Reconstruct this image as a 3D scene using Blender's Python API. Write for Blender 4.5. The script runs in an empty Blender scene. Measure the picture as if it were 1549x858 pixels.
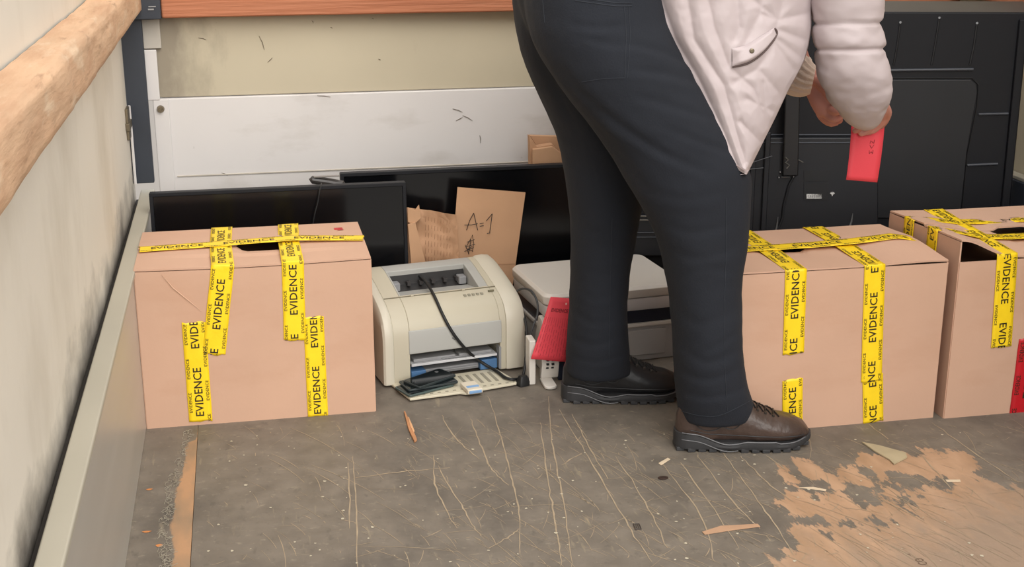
import bpy, bmesh, math, random
import numpy as np
from mathutils import Vector, Matrix, noise
from mathutils.bvhtree import BVHTree
random.seed(7)
S = bpy.context.scene
COL = S.collection
R = math.radians

# ------------------------------------------------------------------ camera
FPX, YAW, PITCH, CH = 2000.0, R(11.55), R(16.93), 1.28
fwd = Vector((math.sin(YAW)*math.cos(PITCH), math.cos(YAW)*math.cos(PITCH), -math.sin(PITCH)))
rgt = Vector((math.cos(YAW), -math.sin(YAW), 0))
upv = rgt.cross(fwd)
cd = bpy.data.cameras.new('camera'); cam = bpy.data.objects.new('camera', cd); COL.objects.link(cam)
cd.sensor_width = 36; cd.lens = FPX/1549*36; cd.clip_start = .02
cam.matrix_world = Matrix(((rgt.x, upv.x, -fwd.x, 0), (rgt.y, upv.y, -fwd.y, 0), (rgt.z, upv.z, -fwd.z, CH), (0, 0, 0, 1)))
S.camera = cam
O = Vector((0, 0, CH))
# ------------------------------------------------------------------ light
w = bpy.data.worlds.new('overcast_sky'); S.world = w; w.use_nodes = True
nt = w.node_tree; bg = nt.nodes['Background']
tc = nt.nodes.new('ShaderNodeTexCoord'); sx = nt.nodes.new('ShaderNodeSeparateXYZ'); rp = nt.nodes.new('ShaderNodeValToRGB')
nt.links.new(tc.outputs['Generated'], sx.inputs[0]); nt.links.new(sx.outputs['Z'], rp.inputs[0]); nt.links.new(rp.outputs[0], bg.inputs[0])
rp.color_ramp.elements[0].position = 0.0; rp.color_ramp.elements[0].color = (.34, .31, .28, 1)
rp.color_ramp.elements[1].position = 1.0; rp.color_ramp.elements[1].color = (.98, .99, 1.0, 1)
e = rp.color_ramp.elements.new(.03); e.color = (.80, .82, .84, 1)
bg.inputs[1].default_value = 1.35
sd = bpy.data.lights.new('hazy_sun', 'SUN'); sun = bpy.data.objects.new('hazy_sun', sd); COL.objects.link(sun)
sd.energy = 2.6; sd.angle = R(60); sd.color = (1, .95, .88)
sun.rotation_euler = Vector((-.24, .78, -.58)).to_track_quat('-Z', 'Y').to_euler()
S.view_settings.view_transform = 'Standard'; S.view_settings.look = 'None'
S.view_settings.exposure = 0.22; S.view_settings.gamma = 1; S.view_settings.use_curve_mapping = False

# ------------------------------------------------------------------ helpers
def ray(px, py): return fwd*FPX + rgt*(px-774.5) + upv*(429-py)
def P(px, py, Y): d = ray(px, py); return O + d*(Y/d.y)
def PZ(px, py, z=0.): d = ray(px, py); return O + d*((z-CH)/d.z)

def lin(c):
    return tuple(((v/255)/12.92 if v/255 <= .04045 else ((v/255+.055)/1.055)**2.4) for v in c)

MATS = {}
def mat(name, rgb, rough=.6, metal=0., var=.12, scale=12., bump=0., bscale=60., stretch=(1, 1, 1), spec=.5, coat=0., rvar=0.):
    if name in MATS: return MATS[name]
    m = bpy.data.materials.new(name); m.use_nodes = True; n = m.node_tree.nodes; L = m.node_tree.links
    b = n['Principled BSDF']; c = lin(rgb)
    b.inputs['Roughness'].default_value = rough; b.inputs['Metallic'].default_value = metal
    b.inputs['Specular IOR Level'].default_value = spec; b.inputs['Coat Weight'].default_value = coat
    t = n.new('ShaderNodeTexCoord'); mp = n.new('ShaderNodeMapping'); mp.inputs['Scale'].default_value = stretch
    L.new(t.outputs['Object'], mp.inputs[0])
    nz = n.new('ShaderNodeTexNoise'); nz.inputs['Scale'].default_value = scale; nz.inputs['Detail'].default_value = 6
    L.new(mp.outputs[0], nz.inputs[0])
    r = n.new('ShaderNodeValToRGB'); r.color_ramp.elements[0].position = .3; r.color_ramp.elements[1].position = .7
    r.color_ramp.elements[0].color = (*[v*(1-var) for v in c], 1); r.color_ramp.elements[1].color = (*[min(1, v*(1+var)) for v in c], 1)
    L.new(nz.outputs[0], r.inputs[0]); L.new(r.outputs[0], b.inputs['Base Color'])
    if rvar:
        mr = n.new('ShaderNodeMapRange'); mr.inputs[3].default_value = rough-rvar; mr.inputs[4].default_value = rough+rvar
        L.new(nz.outputs[0], mr.inputs[0]); L.new(mr.outputs[0], b.inputs['Roughness'])
    if bump:
        n2 = n.new('ShaderNodeTexNoise'); n2.inputs['Scale'].default_value = bscale; n2.inputs['Detail'].default_value = 4
        L.new(mp.outputs[0], n2.inputs[0]); bp = n.new('ShaderNodeBump'); bp.inputs['Strength'].default_value = bump; bp.inputs['Distance'].default_value = .01
        L.new(n2.outputs[0], bp.inputs['Height']); L.new(bp.outputs[0], b.inputs['Normal'])
    MATS[name] = m; return m

def overlay(m, rgb, scale, lo, hi, stretch=(1, 1, 1), fac=1., detail=8, seed=0., axis=None, a0=0, a1=1, rough=None):
    """lay a noise-shaped second colour (dirt, wear, darker bands) over a material; optionally limited along one object axis"""
    n = m.node_tree.nodes; L = m.node_tree.links; b = n['Principled BSDF']
    src = b.inputs['Base Color'].links[0].from_socket
    t = n.new('ShaderNodeTexCoord'); mp = n.new('ShaderNodeMapping'); mp.inputs['Scale'].default_value = stretch; mp.inputs['Location'].default_value = (seed, seed*2.3, seed*.7)
    L.new(t.outputs['Object'], mp.inputs[0])
    nz = n.new('ShaderNodeTexNoise'); nz.inputs['Scale'].default_value = scale; nz.inputs['Detail'].default_value = detail; nz.inputs['Roughness'].default_value = .6
    L.new(mp.outputs[0], nz.inputs[0])
    v = nz.outputs[0]
    if axis is not None:
        s = n.new('ShaderNodeSeparateXYZ'); L.new(t.outputs['Object'], s.inputs[0])
        g = n.new('ShaderNodeMapRange'); g.inputs[1].default_value = a0; g.inputs[2].default_value = a1
        L.new(s.outputs[axis], g.inputs[0])
        ad = n.new('ShaderNodeMath'); ad.operation = 'MULTIPLY_ADD'; L.new(g.outputs[0], ad.inputs[0]); ad.inputs[1].default_value = .5; L.new(v, ad.inputs[2]); v = ad.outputs[0]
    mr = n.new('ShaderNodeMapRange'); mr.inputs[1].default_value = lo; mr.inputs[2].default_value = hi; mr.inputs[4].default_value = fac
    L.new(v, mr.inputs[0])
    mx = n.new('ShaderNodeMix'); mx.data_type = 'RGBA'; L.new(mr.outputs[0], mx.inputs[0]); L.new(src, mx.inputs[6]); mx.inputs[7].default_value = (*lin(rgb), 1)
    L.new(mx.outputs[2], b.inputs['Base Color'])
    return mr.outputs[0]

def tag(o, label=None, cat=None, group=None, kind=None):
    if label: o['label'] = label
    if cat: o['category'] = cat
    if group: o['group'] = group
    if kind: o['kind'] = kind
    return o

def empty(name, loc=(0, 0, 0), rz=0, label=None, cat=None, group=None):
    o = bpy.data.objects.new(name, None); COL.objects.link(o); o.location = loc; o.rotation_euler = (0, 0, rz)
    o.empty_display_size = .05
    return tag(o, label, cat, group)

def obj(name, V, Fc, m, parent=None, smooth=False, bevel=0, seg=2, inv=False, solid=0, sub=0):
    me = bpy.data.meshes.new(name); me.from_pydata([tuple(v) for v in V], [], [tuple(f) for f in Fc]); me.update()
    if not inv:
        bm = bmesh.new(); bm.from_mesh(me); bmesh.ops.recalc_face_normals(bm, faces=bm.faces); bm.to_mesh(me); bm.free()
    if m: me.materials.append(m)
    if smooth: me.polygons.foreach_set('use_smooth', [True]*len(me.polygons))
    o = bpy.data.objects.new(name, me); COL.objects.link(o)
    if parent: o.parent = parent
    if solid: s = o.modifiers.new('thick', 'SOLIDIFY'); s.thickness = solid; s.offset = 0
    if bevel:
        b = o.modifiers.new('bevel', 'BEVEL'); b.width = bevel; b.segments = seg; b.limit_method = 'ANGLE'; b.angle_limit = R(35)
        if not smooth:
            me.polygons.foreach_set('use_smooth', [True]*len(me.polygons)); b.harden_normals = True
    if sub: s = o.modifiers.new('sub', 'SUBSURF'); s.levels = sub; s.render_levels = sub
    return o

class MB:
    def __init__(s): s.V = []; s.F = []
    def add(s, V, F): k = len(s.V); s.V += [Vector(v) for v in V]; s.F += [tuple(i+k for i in f) for f in F]; return s
    def box(s, a, b, M=None):
        x0, y0, z0 = a; x1, y1, z1 = b
        V = [Vector(v) for v in ((x0, y0, z0), (x1, y0, z0), (x1, y1, z0), (x0, y1, z0), (x0, y0, z1), (x1, y0, z1), (x1, y1, z1), (x0, y1, z1))]
        if M: V = [M @ v for v in V]
        return s.add(V, [(0, 3, 2, 1), (4, 5, 6, 7), (0, 1, 5, 4), (1, 2, 6, 5), (2, 3, 7, 6), (3, 0, 4, 7)])
    def prism(s, pts, a, b, axis=0):
        """closed outline extruded along an axis; pts are the other two coordinates in order"""
        n = len(pts)
        def mk(p, t): q = list(p); q.insert(axis, t); return q
        s.add([mk(p, a) for p in pts]+[mk(p, b) for p in pts], [tuple(range(n)), tuple(range(2*n-1, n-1, -1))]+[(i, (i+1) % n, n+(i+1) % n, n+i) for i in range(n)])
        return s
    def tube(s, pts, r, n=8, cap=True):
        pts = [Vector(p) for p in pts]; rr = r if isinstance(r, (list, tuple)) else [r]*len(pts)
        k = len(s.V); a = None
        for i, p in enumerate(pts):
            t = (pts[min(i+1, len(pts)-1)]-pts[max(i-1, 0)])
            t = t.normalized() if t.length > 1e-9 else Vector((0, 0, 1))
            if a is None: a = t.orthogonal().normalized()
            else: a = (a-t*a.dot(t)); a = a.normalized() if a.length > 1e-6 else t.orthogonal().normalized()
            b = t.cross(a)
            for j in range(n):
                g = 2*math.pi*j/n; s.V.append(p+(a*math.cos(g)+b*math.sin(g))*rr[i])
        for i in range(len(pts)-1):
            for j in range(n): s.F.append((k+i*n+j, k+i*n+(j+1) % n, k+(i+1)*n+(j+1) % n, k+(i+1)*n+j))
        if cap: s.F.append(tuple(k+j for j in range(n-1, -1, -1))); s.F.append(tuple(k+(len(pts)-1)*n+j for j in range(n)))
        return s
    def grid(s, fn, nu, nv):
        k = len(s.V)
        for j in range(nv+1):
            for i in range(nu+1): s.V.append(Vector(fn(i/nu, j/nv)))
        for j in range(nv):
            for i in range(nu): a = k+j*(nu+1)+i; s.F.append((a, a+1, a+nu+2, a+nu+1))
        return s
    def rings(s, rings, cap=True):
        k = len(s.V); n = len(rings[0])
        for r in rings: s.V += [Vector(v) for v in r]
        for i in range(len(rings)-1):
            for j in range(n): s.F.append((k+i*n+j, k+i*n+(j+1) % n, k+(i+1)*n+(j+1) % n, k+(i+1)*n+j))
        if cap: s.F.append(tuple(k+j for j in range(n-1, -1, -1))); s.F.append(tuple(k+(len(rings)-1)*n+j for j in range(n)))
        return s
    def build(s, name, m, parent=None, **kw): return obj(name, s.V, s.F, m, parent, **kw)
    def each(s, name, m, parent=None, **kw):
        """one object per separate piece"""
        par = list(range(len(s.V)))
        def find(i):
            while par[i] != i: par[i] = par[par[i]]; i = par[i]
            return i
        for f in s.F:
            for i in f[1:]: par[find(i)] = find(f[0])
        G = {}
        for f in s.F: G.setdefault(find(f[0]), []).append(f)
        for fs in G.values():
            ids = sorted({i for f in fs for i in f}); mp = {i: k for k, i in enumerate(ids)}
            obj(name, [s.V[i] for i in ids], [tuple(mp[i] for i in f) for f in fs], m, parent, **kw)

def crv(pts, n):
    """Catmull-Rom through rows of numbers, n samples per span"""
    A = [np.array(p, float) for p in pts]; out = []
    for i in range(len(A)-1):
        p0, p1, p2, p3 = A[max(i-1, 0)], A[i], A[i+1], A[min(i+2, len(A)-1)]
        for k in range(n):
            t = k/n; out.append(.5*((2*p1)+(-p0+p2)*t+(2*p0-5*p1+4*p2-p3)*t*t+(-p0+3*p1-3*p2+p3)*t**3))
    out.append(A[-1]); return out

def lerp_rows(rows, x):
    for a, b in zip(rows, rows[1:]):
        if x <= b[0] or b is rows[-1]:
            t = min(1, max(0, (x-a[0])/(b[0]-a[0]))); return [a[i]+(b[i]-a[i])*t for i in range(len(a))]

# text glyphs from Blender's built-in font, as flat 2D meshes
GL = {}
def glyphs(txt, bold=.0):
    if (txt, bold) in GL: return GL[(txt, bold)]
    c = bpy.data.curves.new('glyph', 'FONT'); c.body = txt; c.size = 1; c.offset = bold; c.resolution_u = 2; c.space_character = 1.02
    o = bpy.data.objects.new('glyph', c); COL.objects.link(o)
    bpy.context.view_layer.update()
    me = bpy.data.meshes.new_from_object(o); V = [v.co.copy() for v in me.vertices]; Fc = [tuple(p.vertices) for p in me.polygons]
    bpy.data.objects.remove(o); bpy.data.curves.remove(c); bpy.data.meshes.remove(me)
    x0 = min(v.x for v in V); x1 = max(v.x for v in V); y0 = min(v.y for v in V); y1 = max(v.y for v in V)
    V = [((v.x-x0)/(x1-x0), (v.y-y0)/(y1-y0)) for v in V]
    GL[(txt, bold)] = (V, Fc); return GL[(txt, bold)]

# ------------------------------------------------------------------ materials
cardboard = mat('cardboard', (200, 162, 138), .85, var=.035, scale=5, bump=.03, bscale=90)
overlay(cardboard, (182, 138, 110), 2.2, .52, .8, stretch=(1, 1, 2.5), fac=.5, seed=3)
card_edge = mat('cardboard_edge', (176, 134, 104), .9, var=.1, scale=60)
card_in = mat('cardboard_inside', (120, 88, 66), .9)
tape_y = mat('yellow_tape', (250, 212, 30), .38, var=.04, scale=30, bump=.06, bscale=120, rvar=.08)
tape_r = mat('red_tape', (190, 22, 34), .35, var=.05, scale=30, bump=.05, bscale=120)
ink = mat('black_ink', (38, 30, 12), .5, var=.05)
white_paint = mat('white_painted_panel', (214, 210, 208), .5, var=.03, scale=3)
overlay(white_paint, (150, 140, 124), 3.5, .56, .85, stretch=(1, 1, 2.5), fac=.45, seed=1.3)
overlay(white_paint, (112, 104, 92), 30, .70, .76, stretch=(1, 1, .6), fac=.6, seed=5.3)
cream_paint = mat('cream_painted_board', (189, 179, 156), .62, var=.05, scale=2.5)
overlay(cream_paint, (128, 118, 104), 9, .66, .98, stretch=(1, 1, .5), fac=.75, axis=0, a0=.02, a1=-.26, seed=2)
overlay(cream_paint, (96, 86, 74), 26, .72, .77, stretch=(1, 1, .5), fac=.7, seed=9)
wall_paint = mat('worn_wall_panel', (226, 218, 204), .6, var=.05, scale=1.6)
overlay(wall_paint, (170, 156, 132), 2.2, .5, .8, stretch=(1, 1, .6), fac=.6, seed=4)
overlay(wall_paint, (92, 84, 76), 15, .715, .745, stretch=(1, .9, .22), fac=.7, seed=6.6)
overlay(wall_paint, (84, 78, 72), 5, .78, 1.12, stretch=(1, .7, 1), fac=.95, axis=2, a0=.58, a1=.36, seed=8)  # uneven band, darker towards the foot of the panel
alu = mat('dull_aluminium', (196, 192, 184), .36, metal=.4, var=.05, scale=4, stretch=(1, .3, 4), rvar=.06)
overlay(alu, (205, 200, 190), 40, .72, .75, stretch=(1, .3, 1), fac=.6, seed=2)
rail_top_m = mat('rail_cap', (180, 174, 158), .5, metal=.15, var=.06, scale=6, stretch=(1, .4, 1))
dark_steel = mat('dark_steel', (52, 57, 66), .5, var=.08, scale=9, metal=.1)
zinc = mat('zinc_bolt', (128, 118, 100), .4, metal=.8, var=.2, scale=60)
gap_shade = mat('dark_gap_shade', (52, 47, 43), .8)
tv_black = mat('tv_black_plastic', (20, 21, 26), .5, spec=.3, var=.05, scale=30, bump=.01, bscale=400)
tv_gloss = mat('tv_screen', (9, 10, 13), .16, var=.05, spec=.45)
tv_edge = mat('tv_edge_strip', (74, 69, 64), .45, var=.06)
tv_groove = mat('tv_groove', (16, 17, 20), .6)
silver = mat('silver_metal', (176, 178, 180), .3, metal=.7)
label_w = mat('white_sticker', (222, 222, 220), .6, var=.02)
paper = mat('kraft_paper', (198, 156, 121), .8, var=.06, scale=8, bump=.12, bscale=14)
paper_d = mat('crumpled_kraft_paper', (190, 148, 114), .8, var=.08, scale=14, bump=.5, bscale=18)
pen = mat('pen_ink', (45, 36, 32), .6)
pr_cream = mat('printer_cream', (190, 182, 162), .45, var=.02, scale=6)
pr_grey = mat('printer_grey', (172, 171, 166), .5, var=.02, scale=6)
pr_side = mat('printer_fairing', (204, 197, 180), .42, var=.02, scale=6)
pr_dark = mat('printer_dark', (40, 38, 38), .5, var=.1, scale=40)
pr_mid = mat('printer_inner_grey', (140, 140, 142), .5, var=.08, scale=20)
pr_blue = mat('printer_blue', (70, 108, 150), .5)
blue_pale = mat('pale_blue_plastic', (120, 156, 196), .5)
pw = mat('white_plastic', (214, 208, 200), .35, var=.015, scale=5)
navy = mat('navy_plastic', (24, 30, 46), .4, var=.08)
cable_m = mat('black_cable', (24, 24, 25), .5)
red_card = mat('red_card', (222, 66, 78), .6, var=.03, scale=10)
red_print = mat('red_card_print', (120, 20, 30), .7)
denim = mat('dark_trousers', (23, 27, 36), .9, var=.16, scale=3, bump=.12, bscale=260)
stitch_m = mat('trouser_stitching', (36, 40, 48), .8)
jacket_m = mat('pale_quilted_nylon', (190, 177, 178), .6, var=.02, scale=6, bump=.10, bscale=22)
jacket_s = mat('jacket_stitch', (150, 132, 128), .7)
knit = mat('knit_cuff', (226, 205, 190), .85, var=.06, scale=40, bump=.4, bscale=90)
skin_m = mat('skin', (190, 132, 120), .5, var=.08, scale=14, bump=.05, bscale=80)
hair_m = mat('hair', (62, 46, 36), .6, var=.25, scale=60, stretch=(1, 1, .1), bump=.4)
leather = mat('brown_leather', (72, 58, 52), .36, var=.25, scale=14, bump=.3, bscale=38, rvar=.08)
leather_k = mat('black_leather', (32, 32, 34), .4, var=.2, scale=12, bump=.08, bscale=60)
sole_m = mat('boot_sole', (48, 48, 50), .6, var=.15, scale=20)
sole_hi = mat('boot_sole_stripe', (92, 92, 95), .5)
wood_chip = mat('wood_splinter', (186, 132, 92), .7)

def wood(name, c1, c2, stretch, sc=5):
    m = mat(name, c1, .7, var=.1, scale=sc, stretch=stretch, bump=.35, bscale=sc*3)
    overlay(m, c2, sc*1.6, .45, .75, stretch=stretch, fac=.8, seed=3.1)
    overlay(m, (120, 84, 58), sc*3, .60, .75, stretch=stretch, fac=.6, seed=7.7)
    return m
wood_back = wood('stained_wood', (176, 112, 80), (150, 88, 58), (.35, 4, 7))
wood_left = wood('raw_wood', (206, 168, 134), (182, 136, 102), (3, .45, 3), 6)
for mm_ in (wood_left,): overlay(mm_, (214, 188, 158), 9, .56, .68, stretch=(2, .5, 2), fac=.8, seed=11)

# ------------------------------------------------------------------ floor
WX0, WX1, YB, RK = -.33, 2.25, 4.0, 2.2
patch = [(.90, 1.9), (.961, 2.157), (1.076, 2.296), (1.098, 2.416), (1.19, 2.612), (1.259, 2.536), (1.31, 2.562), (1.342, 2.60), (1.478, 2.583), (1.56, 2.60), (1.63, 2.58), (1.572, 2.454), (1.625, 2.357), (1.75, 2.34), (1.9, 2.3), (2.2, 2.2), (2.2, 1.9)]
holes = [((1.40, 2.455), .055, .035), ((1.17, 2.475), .05, .018), ((1.27, 2.44), .05, .014), ((1.285, 2.385), .04, .013), ((1.14, 2.33), .045, .013), ((1.20, 2.30), .05, .02), ((1.33, 2.53), .03, .02)]
def pseg(p, a, b):
    ax, ay = a; bx, by = b; dx, dy = bx-ax, by-ay; t = max(0, min(1, ((p[0]-ax)*dx+(p[1]-ay)*dy)/(dx*dx+dy*dy+1e-12)))
    return math.hypot(p[0]-ax-dx*t, p[1]-ay-dy*t)
def inpoly(p, pl):
    c = False
    for i in range(len(pl)):
        a, b = pl[i], pl[i-1]
        if (a[1] > p[1]) != (b[1] > p[1]) and p[0] < (b[0]-a[0])*(p[1]-a[1])/(b[1]-a[1])+a[0]: c = not c
    return c
def wear(x, y):
    d = min(pseg((x, y), patch[i], patch[i-1]) for i in range(len(patch)))
    d = d if inpoly((x, y), patch) else -d
    for (hx, hy), rx, ry in holes:
        h = math.hypot((x-hx)/rx, (y-hy)/ry)
        d = min(d, (h-1)*min(rx, ry))
    return max(-.2, min(.2, d))
def floor_mat():
    m = mat('phenolic_plywood_floor', (118, 109, 98), .62, var=.16, scale=16, bump=.12, bscale=40, rvar=.1)
    overlay(m, (84, 78, 72), 3.5, .48, .72, stretch=(1.6, 1, 1), fac=.8, seed=1)
    overlay(m, (156, 146, 128), 55, .60, .72, stretch=(.7, 1, 1), fac=.6, seed=2)
    overlay(m, (90, 84, 76), 38, .58, .72, stretch=(1.4, .8, 1), fac=.6, seed=12)
    overlay(m, (150, 138, 116), 24, .62, .70, stretch=(2.2, .35, 1), fac=.55, seed=5)
    overlay(m, (146, 134, 114), 30, .64, .70, stretch=(.3, 2.4, 1), fac=.5, seed=8)
    n = m.node_tree.nodes; L = m.node_tree.links; b = n['Principled BSDF']; src = b.inputs['Base Color'].links[0].from_socket
    at = n.new('ShaderNodeAttribute'); at.attribute_name = 'wear'
    t = n.new('ShaderNodeTexCoord'); mp = n.new('ShaderNodeMapping'); mp.inputs['Rotation'].default_value = (0, 0, R(14)); mp.inputs['Scale'].default_value = (2.1, .75, 1); L.new(t.outputs['Object'], mp.inputs[0])
    nz = n.new('ShaderNodeTexNoise'); nz.inputs['Scale'].default_value = 11; nz.inputs['Detail'].default_value = 9; nz.inputs['Roughness'].default_value = .62; L.new(mp.outputs[0], nz.inputs[0])
    ma = n.new('ShaderNodeMath'); ma.operation = 'MULTIPLY_ADD'; L.new(nz.outputs[0], ma.inputs[0]); ma.inputs[1].default_value = .30; L.new(at.outputs['Fac'], ma.inputs[2])
    mr = n.new('ShaderNodeMapRange'); mr.inputs[1].default_value = .148; mr.inputs[2].default_value = .158; L.new(ma.outputs[0], mr.inputs[0])
    # worn bare wood: tan near the broken edge, greyer further out where boots polish it
    n3 = n.new('ShaderNodeTexNoise'); n3.inputs['Scale'].default_value = 9; n3.inputs['Detail'].default_value = 8; L.new(mp.outputs[0], n3.inputs[0])
    cr = n.new('ShaderNodeValToRGB'); cr.color_ramp.elements[0].position = .35; cr.color_ramp.elements[0].color = (*lin((168, 134, 104)), 1); cr.color_ramp.elements[1].position = .65; cr.color_ramp.elements[1].color = (*lin((190, 154, 124)), 1)
    L.new(n3.outputs[0], cr.inputs[0])
    at2 = n.new('ShaderNodeAttribute'); at2.attribute_name = 'grey'
    m2 = n.new('ShaderNodeMix'); m2.data_type = 'RGBA'
    mg = n.new('ShaderNodeMath'); mg.operation = 'MULTIPLY_ADD'; L.new(nz.outputs[0], mg.inputs[0]); mg.inputs[1].default_value = .8; L.new(at2.outputs['Fac'], mg.inputs[2])
    mr2 = n.new('ShaderNodeMapRange'); mr2.inputs[1].default_value = .6; mr2.inputs[2].default_value = 1.0; mr2.inputs[4].default_value = .85; L.new(mg.outputs[0], mr2.inputs[0])
    L.new(mr2.outputs[0], m2.inputs[0]); L.new(cr.outputs[0], m2.inputs[6]); m2.inputs[7].default_value = (*lin((150, 130, 112)), 1)
    mx = n.new('ShaderNodeMix'); mx.data_type = 'RGBA'; L.new(mr.outputs[0], mx.inputs[0]); L.new(src, mx.inputs[6]); L.new(m2.outputs[2], mx.inputs[7]); L.new(mx.outputs[2], b.inputs['Base Color'])
    return m
fm = floor_mat()
XS = -.153
def floor_sheet(name, x0, x1, y0, y1, step, m, wearfn, greyfn, parent, edge=None):
    nx, ny = int((x1-x0)/step), int((y1-y0)/step)
    b = MB(); b.grid(lambda u, v: (x0+(x1-x0)*u, y0+(y1-y0)*v, 0), nx, ny)
    nv = len(b.V)
    # sides + bottom give the board its thickness
    k = nv; b.V += [Vector((x0, y0, -.02)), Vector((x1, y0, -.02)), Vector((x1, y1, -.02)), Vector((x0, y1, -.02))]
    c = [0, nx, (ny+1)*(nx+1)-1, ny*(nx+1)]
    for i in range(4): b.F.append((c[i], c[(i+1) % 4], k+(i+1) % 4, k+i))
    b.F.append((k, k+3, k+2, k+1))
    o = b.build(name, m, parent)
    for nm, fn in (('wear', wearfn), ('grey', greyfn)):
        a = o.data.attributes.new(nm, 'FLOAT', 'POINT'); a.data.foreach_set('value', [fn(v.x, v.y) for v in b.V])
    return o
floor = tag(empty('floor'), kind='structure')
MB().box((-.30, .4, -.06), (2.24, 4.0, -.021)).build('subfloor', mat('subfloor_dark', (120, 92, 68), .8), floor)
f1 = floor_sheet('floor_panel', XS+.0004, 2.26, .4, 4.0, .02, fm, wear, lambda x, y: max(0, min(1, ((x-.9)*.45+(2.32-y))*1.6)), floor)
# narrow left board: its right edge is chewed to bare orange wood
def wstrip(x, y):
    e = .030+.026*noise.noise(Vector((0, y*6, 3)))+max(0, .05*(1-(abs(y-2.6)/.5)))*.6
    if y > 3.0: e -= .012
    return max(-.2, min(.2, (x-(XS-e))*1.5-.02))
def strip_mat():
    m = fm.copy(); m.name = 'chewed_board'
    for nd in m.node_tree.nodes:
        if nd.type == 'VALTORGB' and abs(nd.color_ramp.elements[0].position-.35) < 1e-3:
            nd.color_ramp.elements[0].color = (*lin((182, 140, 104)), 1); nd.color_ramp.elements[1].color = (*lin((150, 124, 98)), 1)
        if nd.type == 'MATH' and nd.operation == 'MULTIPLY_ADD' and abs(nd.inputs[1].default_value-.30) < 1e-3: nd.inputs[1].default_value = .06
        if nd.type == 'MAP_RANGE' and abs(nd.inputs[1].default_value-.148) < 1e-3: nd.inputs[1].default_value = .03; nd.inputs[2].default_value = .036
    return m
f2 = floor_sheet('floor_board', -.30, XS-.0008, .4, 4.0, .01, strip_mat(), wstrip, lambda x, y: 0, floor)
f2['label'] = 'narrow floor board with a chewed bare edge'
fringe = mat('frayed_grey_fibre', (156, 148, 132), .8)
b = MB()
for i in range(170):      # frayed pale fibres along the chewed edge
    y = random.uniform(2.35, 3.08); e = .030+.026*noise.noise(Vector((0, y*6, 3)))+max(0, .05*(1-(abs(y-2.6)/.5)))*.6
    x = XS-e+random.uniform(-.004, .014); a = random.uniform(0, 6.28); l = random.uniform(.004, .014)
    pts = [(x+l*t*math.cos(a+t*2), y+l*t*math.sin(a+t*2)*1.5, .001+.002*math.sin(t*3)) for t in (0, .4, .8, 1.2)]
    b.tube(pts, .0005, 4)
tag(b.build('frayed_fibre', fringe, floor), kind='stuff')
orange = mat('orange_paint_fleck', (206, 132, 74), .6)
b = MB()
for px, py, s_, st in ((241, 826, .0065, 1.0), (222, 805, .004, 2.2), (226, 741, .004, 1.6), ((270), 600, .0, 1)):
    if s_ == 0: continue
    c = PZ(px, py); b.add([(c.x+s_*st*math.cos(g)*(1+.3*math.sin(3*g)), c.y+s_*math.sin(g), .0008) for g in [2*math.pi*i/12 for i in range(12)]], [tuple(range(12))])
b.each('paint_fleck', orange, floor)
# scratches gouged in the floor
scr = mat('bare_scratch', (164, 146, 122), .8, var=.15, scale=40)
def ribbon(b, pts, wd, z=.0007):
    L_ = []; 
    for i, p in enumerate(pts):
        t = (pts[min(i+1, len(pts)-1)]-pts[max(i-1, 0)]).normalized(); s_ = Vector((-t.y, t.x, 0))
        ww = wd*.8*(.35+.65*math.sin(math.pi*(i+.3)/(len(pts)-.4)))*random.uniform(.6, 1.3)
        L_.append((p+s_*ww, p-s_*ww))
    k = len(b.V)
    for a_, c_ in L_: b.V += [Vector((a_.x, a_.y, z)), Vector((c_.x, c_.y, z))]
    for i in range(len(L_)-1): b.F.append((k+2*i, k+2*i+1, k+2*i+3, k+2*i+2))
long_s = [[(738, 600), (755, 650), (768, 700), (778, 740), (786, 790), (786, 840)], [(817, 640), (825, 700), (834, 760), (845, 820), (850, 858)], [(830, 600), (834, 660), (845, 720), (857, 790), (866, 858)],
          [(846, 620), (880, 675), (915, 735), (950, 795), (985, 850)], [(866, 628), (890, 675), (920, 725)], [(712, 634), (726, 672), (745, 712), (770, 735)], [(662, 704), (690, 752), (712, 790), (727, 812)],
          [(668, 628), (688, 662), (725, 695)], [(1090, 680), (1130, 735), (1170, 790), (1200, 840)], [(1055, 690), (1110, 760), (1150, 800)], [(1120, 690), (1160, 730), (1200, 760)], [(1160, 690), (1190, 712)],
          [(533, 690), (538, 760), (540, 858)], [(527, 700), (530, 800)], [(535, 724), (600, 715), (680, 708)], [(1310, 640), (1345, 665)], [(1410, 640), (1480, 690), (1540, 730)], [(1395, 690), (1440, 740)],
          [(850, 704), (880, 686)], [(1000, 700), (1060, 780), (1080, 850)], [(1030, 700), (1120, 830)], [(655, 690), (660, 740), (690, 800)], [(740, 830), (770, 812), (786, 800)], [(930, 690), (975, 760), (1010, 830)]]
b = MB()
for s_ in long_s:
    q = [PZ(x, y) for x, y in s_]; ribbon(b, [Vector((*p, 0))+Vector((random.gauss(0, .0012), random.gauss(0, .0012), 0)) for p in [v[:2] for v in crv([tuple(v) for v in q], 7)]], .0021)
for i in range(900):
    px = random.uniform(300, 1549); dens = 1 if px > 620 else .35
    if random.random() > dens: continue
    py = random.uniform(640, 858); c = PZ(px, py)
    if 1.0 < c.x < 1.7 and c.y > 2.74: continue
    a = random.choice((R(118)+random.gauss(0, .12), R(105)+random.gauss(0, .15), random.uniform(0, 3.14))); l = random.expovariate(1/.045)+.008
    pts = [c+Vector((math.cos(a+t*.15)*l*t, math.sin(a+t*.15)*l*t, 0)) for t in (-.5, -.25, 0, .25, .5)]
    if any(p.x < XS+.01 or p.y > 3.1 or p.x > 2.1 for p in pts): continue
    ribbon(b, pts, random.uniform(.0004, .0012), .0006)
tag(b.build('scratch', scr, floor), kind='stuff')
b = MB()
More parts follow.
